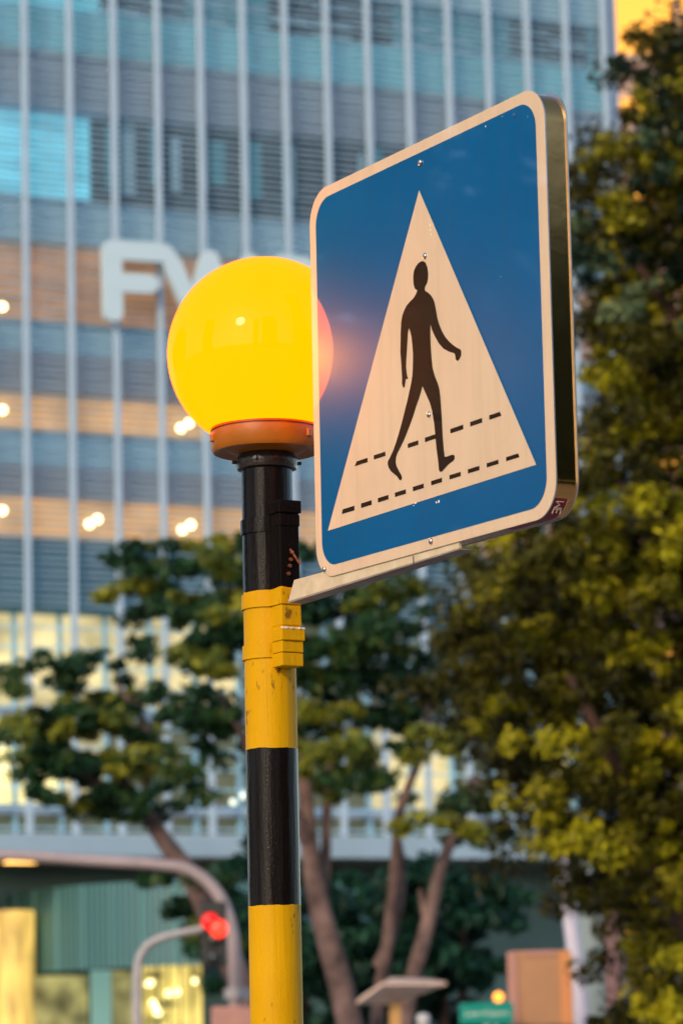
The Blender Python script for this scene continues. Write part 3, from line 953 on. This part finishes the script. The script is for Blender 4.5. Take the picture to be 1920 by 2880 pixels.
def crown(name, clumps, n_leaf, L, m, parent, seed=1, flat=1.0):
    """clumps: list of (centre, radius); leaves: small rhombus blades over and in every clump"""
    rng = np.random.default_rng(seed)
    V = []; TI = []
    for q_ in clumps:
        c, r = q_[0], q_[1]; ti = q_[2] if len(q_) > 2 else .25
        nl = int(n_leaf)
        d = rng.normal(size=(nl, 3)); d /= np.linalg.norm(d, axis=1)[:, None]
        rad = r * (rng.random(nl) ** .45)
        pos = np.array(c)[None, :] + d * rad[:, None] * np.array([1, 1, flat])[None, :]
        nrm = d * .6 + rng.normal(size=(nl, 3)) * .5 + np.array([0, -.1, .5]); nrm /= np.linalg.norm(nrm, axis=1)[:, None]
        t = np.cross(nrm, rng.normal(size=(nl, 3))); t /= np.linalg.norm(t, axis=1)[:, None]
        b = np.cross(nrm, t)
        l = L * (.6 + .8 * rng.random(nl))[:, None]
        w = l * .42
        TI.append(np.full(nl, ti))
        V.append(np.stack([pos - t * l / 2, pos - t * l * .05 + b * w / 2 + nrm * l * .05, pos + t * l / 2 - nrm * l * .06, pos - t * l * .05 - b * w / 2 + nrm * l * .05], 1))
    V = np.concatenate(V).reshape(-1, 3)
    nf = len(V) // 4
    me = bpy.data.meshes.new(name)
    me.vertices.add(len(V)); me.vertices.foreach_set('co', V.ravel())
    me.loops.add(len(V)); me.loops.foreach_set('vertex_index', np.arange(len(V), dtype=np.int32))
    me.polygons.add(nf)
    me.polygons.foreach_set('loop_start', np.arange(0, len(V), 4, dtype=np.int32))
    me.update(calc_edges=True)
    at_ = me.attributes.new('tint', 'FLOAT', 'FACE'); at_.data.foreach_set('value', np.concatenate(TI).astype(np.float32))
    me.materials.append(m)
    o = bpy.data.objects.new(name, me); COL.objects.link(o); o.parent = parent
    if parent is not None:
        o.matrix_parent_inverse = Matrix.Translation(-parent.location)
    return o

def blobs(rows_, dist, dspread, per, rsub, seed, tint=(0, .62), k=5, power=2.2, flat=.6):
    """rows_: (px,py,half width px,half height px) patches of the crown, at distance dist; returns leaf clumps
    gathered into boughs, every bough with its own tint imitating sunlit and shaded leaves"""
    rng = random.Random(seed)
    out = []
    for px, py, hw, hh in rows_:
        nb_ = per * hw * hh / 10000 / k
        n = int(nb_) + (rng.random() < nb_ - int(nb_))
        for _ in range(n):
            while True:
                a, b, c = rng.uniform(-1, 1), rng.uniform(-1, 1), rng.uniform(-1, 1)
                if a * a + b * b + c * c < 1: break
            P = at(px + a * hw, py + b * hh, dist + c * dspread)
            ti = tint[0] + (tint[1] - tint[0]) * rng.random() ** power
            for q in range(k):
                d = Vector((rng.gauss(0, 1), rng.gauss(0, 1), rng.gauss(0, flat))) * rsub * 1.15
                out.append((tuple(P + d), rsub * rng.uniform(.5, 1.25), max(0, ti + rng.uniform(-.08, .08))))
    return out

def branch_obj(name, segs, m, parent, n=9):
    bm = bmesh.new()
    for pts, rads in segs:
        sp = smooth_path(pts, 5)
        k = len(sp)
        rr_ = [rads[0] + (rads[1] - rads[0]) * (i / (k - 1)) for i in range(k)]
        tube(bm, sp, rr_, n)
    o = obj(name, bm, m, parent, smooth=True)
    o.matrix_parent_inverse = Matrix.Translation(-parent.location)
    return o

# --- big yellow-green tree filling the right side
DR = 25.0
tb = at(2040, 3000, DR); tb.z = 0
treeR = thing('broadleaf_tree', 'large dark tree with yellow-green leaves filling the right side beside the sign', 'tree', tuple(tb))
rowsR = []
def fill(left, right, y, hh, n):
    step = (right - left) / n
    for i in range(n):
        rowsR.append((left + step * (i + .5), y, step * .62, hh))
edges = [(70, 1900), (170, 1850), (270, 1790), (370, 1740), (460, 1680), (550, 1620), (650, 1625), (750, 1650), (850, 1640), (950, 1640), (1050, 1640), (1150, 1650), (1250, 1640),
         (1350, 1600), (1450, 1540), (1530, 1300), (1620, 1250), (1720, 1215), (1820, 1215), (1920, 1225), (2020, 1290), (2120, 1370), (2220, 1375), (2320, 1390), (2400, 1480), (2470, 1670), (2560, 1750), (2660, 1775), (2760, 1800), (2850, 1820), (2950, 1800)]
for y, x in edges:
    x += 35 if 1500 < y < 2420 else 0
    n = max(1, int((2350 - x) / 150))
    fill(x + 15, 2350, y, 68, n)
cl_ = blobs(rowsR, DR - .5, 1.0, 14, .125, 21, tint=(.03, .80), power=1.3) + blobs(rowsR, DR + 1.2, .6, 20, .2, 22, tint=(0, .12))  # back layer tinted dark for the shaded inside of the crown
crown('crown', cl_, 62, .078, m_leafA, treeR, 5, .85)
crown('upper_crown', blobs([r_ for r_ in rowsR if r_[1] < 900], DR - 1.0, .8, 6, .12, 23, tint=(0, .8), power=1.6), 50, .085, m_leafD, treeR, 8, .85)
branch_obj('trunk', [([tb, at(2010, 2800, DR), at(1930, 2560, DR), at(1840, 2380, DR)], (.26, .12)),
                     ([at(1960, 2640, DR), at(2060, 2200, DR), at(2100, 1500, DR), at(2050, 700, DR)], (.16, .05)),
                     ([at(1840, 2380, DR), at(1760, 2210, DR - .6), at(1690, 2070, DR - 1), at(1600, 1900, DR - 1)], (.07, .03)),
                     ([at(2080, 1800, DR), at(1900, 1500, DR - .5), at(1720, 1350, DR - .7)], (.07, .02)),
                     ([at(2080, 1200, DR), at(1900, 900, DR - .5), at(1760, 700, DR - .7)], (.06, .02))], m_bark2, treeR)

# --- multi-stemmed tree behind the post (centre)
DM = 42.0
tb = at(980, 3000, DM); tb.z = 0
treeM = thing('spreading_tree', 'multi-stemmed spreading tree with pinkish grey trunks directly behind the striped post', 'tree', tuple(tb))
rowsM = [(430, 1600, 110, 70), (540, 1580, 130, 75), (650, 1560, 90, 60), (460, 1700, 130, 60), (600, 1700, 140, 90), (640, 1800, 110, 60),
         (600, 1960, 90, 90), (640, 2080, 80, 90), (560, 1880, 60, 40), (600, 2170, 80, 40), (900, 1560, 60, 80), (1000, 1650, 150, 70), (1120, 1680, 120, 60),
         (930, 1760, 130, 90), (1080, 1800, 130, 60), (880, 1900, 90, 80), (1000, 1960, 140, 80), (1130, 1920, 120, 90), (1200, 2060, 100, 70), (900, 2090, 90, 80),
         (1020, 2090, 110, 50), (880, 2230, 60, 40), (960, 2200, 70, 40), (1180, 1580, 90, 60), (1300, 2250, 70, 50), (1280, 2330, 90, 50)]
cl_ = blobs(rowsM, DM, 1.5, 17, .24, 31, tint=(.08, .72), power=1.8, flat=.35) + blobs(rowsM, DM + 1.2, .8, 4, .3, 32, tint=(0, .1))  # second set tinted dark to paint in crown shade
crown('crown', cl_, 60, .155, m_leafB, treeM, 6, .5)
T = lambda x, y, d=0: at(x, y, DM + d)
branch_obj('trunk', [([at(1020, 3050, DM), T(960, 2780), T(900, 2560), T(870, 2380), T(850, 2150), T(820, 1950)], (.19, .07)),
                     ([T(905, 2620), T(915, 2420, .3), T(925, 2200, .3), T(960, 2020, .4)], (.09, .045)),
                     ([T(870, 2380), T(800, 2250, -.3), T(700, 2100, -.4), T(620, 1950, -.5)], (.10, .04)),
                     ([at(1060, 3050, DM + .8), T(1060, 2850, .7), T(1090, 2640, .6), T(1110, 2440, .5), T(1125, 2280, .5), T(1190, 2100, .5), T(1200, 1980, .4)], (.10, .045)),
                     ([at(1120, 3050, DM + .2), T(1150, 2800, .2), T(1200, 2610, .2), T(1240, 2440, .2), T(1300, 2290, .2), T(1340, 2180, .2)], (.125, .05)),
                     ([T(1060, 2720, .8), T(1110, 2600, .8), T(1130, 2440, .8), T(1105, 2300, .8)], (.08, .04)),
                     ([T(1200, 2610, .2), T(1180, 2500, .2)], (.05, .03))], m_bark, treeM)

# --- left tree: leaning branch carrying a lumpy crown
DL = 46.0
tb = at(720, 3020, DL); tb.z = 0
treeL = thing('leaning_tree', 'leaning tree whose branch holds a lumpy crown at the left edge', 'tree', tuple(tb))
rowsL = [(150, 1860, 90, 40), (300, 1870, 100, 50), (180, 1950, 140, 60), (330, 1960, 90, 70), (90, 2050, 110, 60), (230, 2060, 150, 60), (370, 2080, 90, 80),
         (140, 2150, 130, 50), (290, 2160, 140, 70), (410, 2190, 70, 70), (200, 2230, 110, 50), (320, 2270, 110, 70), (400, 2290, 70, 50), (40, 2130, 60, 50), (450, 2010, 40, 40),
         (10, 2100, 70, 50), (500, 2560, 60, 40), (560, 2640, 60, 60), (600, 2500, 70, 60), (470, 2200, 40, 50)]
cl_ = blobs(rowsL, DL, 1.3, 19, .24, 41, tint=(.06, .72), power=1.8, flat=.35)
crown('crown', cl_, 60, .165, m_leafB, treeL, 7, .5)
T = lambda x, y, d=0: at(x, y, DL + d)
branch_obj('trunk', [([at(760, 3060, DL), T(690, 2800), T(610, 2620), T(540, 2470), T(480, 2390), T(410, 2290), T(330, 2180)], (.22, .09)),
                     ([T(420, 2300), T(360, 2240), T(240, 2180), T(120, 2080)], (.09, .03)),
                     ([T(400, 2280), T(420, 2150), T(400, 2020), T(330, 1930)], (.08, .03))], m_bark, treeL)

# --- dark shrubs behind the stems
DS = 60.0
for px, py, hw, hh, n_, lab, sd in [
        (860, 2640, 130, 200, 3, 'dark green shrub mass just right of the striped post behind the stems', 51),
        (1080, 2600, 150, 220, 3, 'dark teal bush between the tree stems above the small tan roof', 52),
        (1300, 2580, 150, 190, 3, 'dark teal bush left of the orange-brown box on the pole', 53),
        (960, 2750, 200, 110, 3, 'low dark hedge-like bush behind the foot of the pinkish tree stems', 55),
        (1250, 2760, 170, 110, 3, 'low dark bush behind the green street name plate', 56),
        (680, 2560, 90, 240, 3, 'dark bush hidden behind the arched grey pole', 54)]:
    b0 = at(px, 3000, DS); b0.z = 0
    sh = thing('shrub', lab, 'shrub', tuple(b0), group='dark bushes behind the tree stems')
    rws = [(px, py, hw, hh * .8), (px - hw * .3, py + hh * .8, hw * .8, hh * .6), (px + hw * .3, py - hh * .4, hw * .6, hh * .5)]
    crown('crown', blobs(rws, DS, 1.5, 9.0, .36, sd), 80, .26, m_leafC, sh, sd, .7)
    branch_obj('stem', [([b0, at(px, py + hh, DS), at(px, py, DS)], (.1, .04))], m_bark2, sh)
# small yellow-green shrub at the lower right
b0 = at(1745, 3040, 21.0); b0.z = 0
sh = thing('shrub', 'small yellow-green bush at the bottom right beneath the big tree', 'shrub', tuple(b0))
crown('crown', blobs([(1740, 2850, 45, 50), (1710, 2910, 70, 60), (1780, 2900, 60, 60), (1730, 2990, 90, 80)], 21.0, .25, 30, .07, 61), 40, .07, m_leafA, sh, 61, .8)
branch_obj('stem', [([b0, at(1740, 2990, 21.0), at(1740, 2870, 21.0)], (.02, .01))], m_bark2, sh)

# ================================================================== STREET FURNITURE
m_galv = mat("galvanised_steel", (.40, .37, .37), .5, metal=.25, var=.12, vscale=4)
m_galvp = mat("pinkish_galvanised", (.38, .30, .30), .55, metal=.2, var=.12, vscale=4)
DG = 39.0
T = lambda x, y, d=0: at(x, y, DG + d)
base = T(672, 3000); base.z = 0
g1 = thing('arched_pole', 'tall grey pole arching left over the street beside the red signal', 'pole', tuple(base))
branch_obj('mast', [([base, T(664, 2880), T(662, 2720), T(648, 2600), T(610, 2510), T(540, 2450), T(450, 2432), T(250, 2420), T(0, 2405), T(-300, 2400)], (.09, .06))], m_galvp, g1, 14)
bm = bmesh.new(); box(bm, (0, 0, at(650, 2850, DG).z - .25), (.62, .35, .66), bev=.03); obj('control_box', bm, mat("faded_pink_box", (.45, .22, .18), .6, var=.1), g1)
bm = bmesh.new(); lathe(bm, [(.16, at(650, 2795, DG).z - .06), (.16, at(650, 2795, DG).z + .06)], 16); obj('mast_joint', bm, m_galv, g1)
DT = 38.0
T = lambda x, y, d=0: at(x, y, DT + d)
base = T(388, 3000); base.z = 0
g2 = thing('traffic_light', 'overhead traffic light on a curved grey arm, its red lamp lit', 'traffic light', tuple(base))
branch_obj('mast', [([base, T(386, 2880), T(386, 2760), T(392, 2700), T(415, 2660), T(460, 2636), T(520, 2622), T(572, 2612)], (.062, .042))], m_galv, g2, 14)
hc = T(600, 2602)
bm = bmesh.new(); box(bm, tuple(hc - base + Vector((0, .12, -.1))), (.30, .2, .75), bev=.03)
hd = obj('signal_head', bm, mat("black_signal_housing", (.015, .017, .016), .5), g2)
m_redl = mat("red_signal_lens", (.4, .0, .0), .3, emit=(1.0, .004, .003), estr=.8)
m_redd = mat("red_signal_lens_inner", (.4, .0, .0), .3, emit=(1.0, .045, .02), estr=1.3)
for q, (px, py, rr_, m) in enumerate([(591, 2592, .098, m_redl), (616, 2613, .105, m_redd)]):
    bm = bmesh.new(); c = T(px, py) - base
    lathe(bm, [(rr_, 0), (rr_ * .9, .03), (rr_ * .5, .05), (.002, .055)], 24)
    for v in bm.verts:
        v.co = Vector((c.x + v.co.x, c.y - .03 - q * .06 - v.co.z, c.z + v.co.y))
    obj('red_lens', bm, m, hd, smooth='all')
m_grn = mat("unlit_signal_lens", (.02, .03, .03), .3)
for q in range(2):
    bm = bmesh.new(); lathe(bm, [(.085, 0), (.07, .03), (.002, .045)], 20)
    for v in bm.verts:
        v.co = Vector((hc.x - base.x + v.co.x, hc.y - base.y + .015 - v.co.z, hc.z - base.z - .17 - .2 * q + v.co.y))
    obj('unlit_lens', bm, m_grn, hd, smooth='all')

# right: white lamp pole, orange-brown box, street name sign, small tan roof
DW = 36.0
T = lambda x, y, d=0: at(x, y, DW + d)
base = T(1655, 3100); base.z = 0
topw = T(1580, 2380)
pw = thing('white_pole', 'slightly leaning pale lavender pole rising into the big tree behind the brown box', 'pole', tuple(base))
branch_obj('shaft', [([base, T(1636, 2880), T(1605, 2600), topw, T(1545, 2180)], (.095, .08))], mat("pale_lavender_paint", (.55, .52, .62), .45, var=.05), pw, 18)
for zf in (2480, 2700):
    bm = bmesh.new(); c = T(1605 if zf > 2600 else 1588, zf) - base
    lathe(bm, [(.102, -.03), (.102, .03)], 18, c=(c.x, c.y, c.z)); obj('pole_strap', bm, m_galv, pw)
base = T(1520, 3100, -1.5); base.z = 0
bb = thing('notice_board', 'blank orange-brown square board on a post in front of the white pole', 'board', tuple(base))
c1, c2 = T(1432, 2676, -1.5) - base, T(1610, 2885, -1.5) - base
wv, hv = c2.x - c1.x, c1.z - c2.z
m_bb = mat("orange_brown_panel", (.42, .21, .10), .6, var=.1, vscale=3)
bm = bmesh.new(); box(bm, ((c1.x + c2.x) / 2, 0, (c1.z + c2.z) / 2), (wv, .22, hv), bev=.03); obj('board_panel', bm, m_bb, bb)
m_fr = mat("pink_brown_frame", (.46, .22, .17), .5)
for xx in (c1.x + .02, ):
    bm = bmesh.new(); box(bm, (xx, -.115, (c1.z + c2.z) / 2), (.11, .03, hv - .02), bev=.01); obj('frame', bm, m_fr, bb)
bm = bmesh.new(); box(bm, (c2.x - .06, -.115, (c1.z + c2.z) / 2), (.12, .03, hv - .02), bev=.01); obj('frame', bm, mat("orange_frame", (.62, .24, .08), .5), bb)
bm = bmesh.new(); box(bm, ((c1.x + c2.x) / 2, -.113, c1.z - .03), (wv - .3, .026, .06), bev=.01); obj('frame', bm, m_fr, bb)
bm = bmesh.new(); lathe(bm, [(.05, 0), (.05, c2.z)], 14, c=((c1.x + c2.x) / 2, .05, 0)); obj('post', bm, m_galv, bb)

DN = 34.0
T = lambda x, y, d=0: at(x, y, DN + d)
base = T(1372, 3100); base.z = 0
sn = thing('street_name_sign', 'small green street name plate with white lettering left of the brown board', 'street sign', tuple(base), R(2))
ca, cb = T(1290, 2822) - base, T(1443, 2878) - base
bm = bmesh.new(); box(bm, ((ca.x + cb.x) / 2, 0, (ca.z + cb.z) / 2), (cb.x - ca.x, .03, ca.z - cb.z), bev=.008)
obj('name_plate', bm, mat("street_sign_green", (.0, .26, .20), .35), sn)
bm = bmesh.new()
rnd = random.Random(4)
xx = ca.x + .08; zz = (ca.z + cb.z) / 2
m_wl = mat("white_lettering", (.75, .78, .74), .5)
fc = bpy.data.curves.new('name_lettering', 'FONT'); fc.body = "Low H Joors"; fc.size = .085; fc.extrude = .001; fc.align_x = 'CENTER'; fc.align_y = 'CENTER'
fo = bpy.data.objects.new('name_lettering', fc); COL.objects.link(fo)
fo.parent = sn; fo.location = ((ca.x + cb.x) / 2, -.0185, zz); fo.rotation_euler = (math.pi / 2, 0, 0); fc.materials.append(m_wl)
bpy.context.view_layer.update()
me_ = bpy.data.meshes.new_from_object(fo.evaluated_get(bpy.context.evaluated_depsgraph_get()))
fo2 = bpy.data.objects.new('name_lettering', me_); COL.objects.link(fo2); fo2.parent = sn; fo2.location = fo.location; fo2.rotation_euler = fo.rotation_euler
bpy.data.objects.remove(fo); fo2.name = 'name_lettering'
bm = bmesh.new(); lathe(bm, [(.035, 0), (.035, cb.z)], 12, c=((ca.x + cb.x) / 2, .03, 0)); obj('post', bm, m_galv, sn)
bm.free() if False else None

base = T(1401, 3100, 14); base.z = 0
la = thing('amber_lantern', 'small round amber street lantern glowing above the green name plate', 'lamp', tuple(base))
c = T(1401, 2804, 14) - base
bm = bmesh.new(); bmesh.ops.create_uvsphere(bm, u_segments=20, v_segments=12, radius=.075)
lo = obj('lantern_globe', bm, mat("amber_lantern_glass", (1, .4, .05), .4, emit=(1.0, .32, .03), estr=1.6), la, smooth='all'); lo.location = c
bm = bmesh.new(); lathe(bm, [(.035, 0), (.035, c.z - .07)], 12); obj('post', bm, m_galv, la)

DC = 40.0
T = lambda x, y, d=0: at(x, y, DC + d)
base = T(1117, 3100); base.z = 0
pr = thing('small_shelter', 'small tan shelter roof on a single post at the bottom centre', 'shelter', tuple(base))
zr = (T(1117, 2800) - base).z
m_tan = mat("tan_roof_sheet", (.60, .44, .36), .6, var=.15, vscale=3)
bm = bmesh.new()
xl, xr = (T(1002, 2828) - base).x, (T(1252, 2770) - base).x
pts = [(xl, -.35, zr - .10), ((xl + xr) * .5 - .22, -.45, zr + .115), (xr, -.35, zr + .10), (xr - .15, .5, zr + .16), ((xl + xr) * .5 - .1, .6, zr + .20), (xl + .1, .5, zr - .0)]
lo_ = [bm.verts.new(p) for p in pts]
hi_ = [bm.verts.new((p[0], p[1], p[2] + .04)) for p in pts]
cl0 = bm.verts.new((0, .05, zr - .10)); ch0 = bm.verts.new((0, .05, zr + .17))
for i in range(6):
    j = (i + 1) % 6
    bm.faces.new((lo_[j], lo_[i], cl0)); bm.faces.new((hi_[i], hi_[j], ch0)); bm.faces.new((lo_[i], lo_[j], hi_[j], hi_[i]))
obj('roof', bm, m_tan, pr)
bm = bmesh.new(); box(bm, (0, .05, (zr - .08) / 2), (.14, .14, zr - .08), bev=.015); obj('post', bm, mat("ochre_post_paint", (.55, .30, .10), .6), pr)
# white bollard-like marker lamp to its right
base = T(1196, 3100, -2); base.z = 0
mk = thing('marker_post', 'slim white post with rounded head between the shelter and the green plate', 'post', tuple(base))
zt = (T(1196, 2852, -2) - base).z
bm = bmesh.new(); lathe(bm, [(.055, 0), (.055, zt - .1), (.075, zt - .08), (.075, zt - .02), (.05, zt), (.01, zt + .01)], 20); obj('shaft', bm, mat("white_post_paint", (.6, .58, .58), .5), mk, smooth=True)
bm = bmesh.new(); lathe(bm, [(.078, zt - .16), (.078, zt - .11)], 20); obj('post_band', bm, m_galv, mk)

# broad grey pier and brown column behind the lamp pole
DB = 75.0
base = at(1680, 3100, DB); base.z = 0
pier = thing('concrete_pier', 'broad pale grey-teal pier just right of the white pole', 'pier', tuple(base))
zt = at(1680, 2400, DB).z
bm = bmesh.new(); lathe(bm, [(.40, 0), (.40, zt)], 32); obj('shaft', bm, mat("grey_teal_render", (.20, .25, .25), .7, var=.15, vscale=.5), pier, smooth=True)
bm = bmesh.new(); box(bm, (0, 0, zt + .15), (1.3, 1.3, .3), bev=.03); obj('capital', bm, m_can, pier)
base = at(1738, 3100, DB - 3); base.z = 0
p2 = thing('brown_column', 'slender pinkish brown column between grey pier and big tree', 'column', tuple(base))
bm = bmesh.new(); lathe(bm, [(.20, 0), (.20, zt)], 24); obj('shaft', bm, mat("pinkish_brown_render", (.17, .09, .085), .7, var=.15, vscale=1), p2, smooth=True)
bm = bmesh.new(); box(bm, (0, 0, zt + .1), (.6, .6, .2), bev=.02); obj('capital', bm, m_can, p2)

# ================================================================== UNSEEN TREES ADDED BESIDE THE CAMERA (dark reflections in the sign)
for (x, y, zc_, r_, lab, sd) in [(-10.8, 10.4, 4.9, 3.1, 'round unseen tree added left of the camera to darken the sign face reflection', 71),
                                 (-17, 19, 5.5, 3.4, 'taller unseen tree added further up on the left to darken reflections', 72),
                                 (9.6, -.2, 3.55, 2.9, 'low unseen tree added right of the camera to darken the side strip reflection', 73)]:
    st_ = thing('reflection_tree', lab, 'tree', (x, y, 0), group='unseen trees added for reflections in the sign')
    rg = random.Random(sd); cc = []
    for _ in range(420):
        d = Vector((rg.gauss(0, 1), rg.gauss(0, 1), rg.gauss(0, 1))).normalized() * r_ * rg.random() ** .4
        cc.append(((x + d.x, y + d.y, max(.5, zc_ + d.z * .85)), .38 * rg.uniform(.7, 1.3)))
    crown('crown', cc, 60, .2, m_leafC, st_, sd, .8)
    branch_obj('trunk', [([Vector((x, y, 0)), Vector((x + .05, y, zc_ * .5)), Vector((x, y, zc_))], (.16, .07))], m_bark, st_)

# ================================================================== UNSEEN TOWERS ADDED BEHIND THE CAMERA (block sky, streak the glossy paint)
m_tw = mat("reflection_tower_brick", (.11, .08, .065), .8, var=.2, vscale=1.5)
m_tg = mat("tower_window_glass", (.03, .035, .045), .1)
for x, y, w_, d_, h_, lab in [(8, -58, 17, 14, 36, 'unseen brown brick tower added straight behind the camera to block sky'), (40, -44, 17, 14, 42, 'tallest unseen tower, added behind the camera to the right to block sky'),
                              (-66, -20, 15, 14, 38, 'unseen brown brick tower added behind the camera far to the left to block sky'), (-12, -75, 8, 10, 44, 'slender unseen tower added furthest behind the camera to block sky')]:
    tw = thing('reflection_tower', lab, 'building', (x, y, 0), math.atan2(x, -y), group='unseen towers added behind the camera for reflections')
    bm = bmesh.new(); box(bm, (0, 0, h_ / 2), (w_, d_, h_)); box(bm, (0, 0, h_ + .3), (w_ + .6, d_ + .6, .6)); obj('wall', bm, m_tw, tw)
    z = 3.0
    while z < h_ - 2:
        for q in range(int(w_ // 4)):
            xw = -w_ / 2 + 2 + q * 4 + (w_ % 4) / 2
            bm = bmesh.new(); box(bm, (xw, d_ / 2 + .02, z + .8), (2.2, .12, 1.6)); obj('window', bm, m_tg, tw)
        z += 3.4
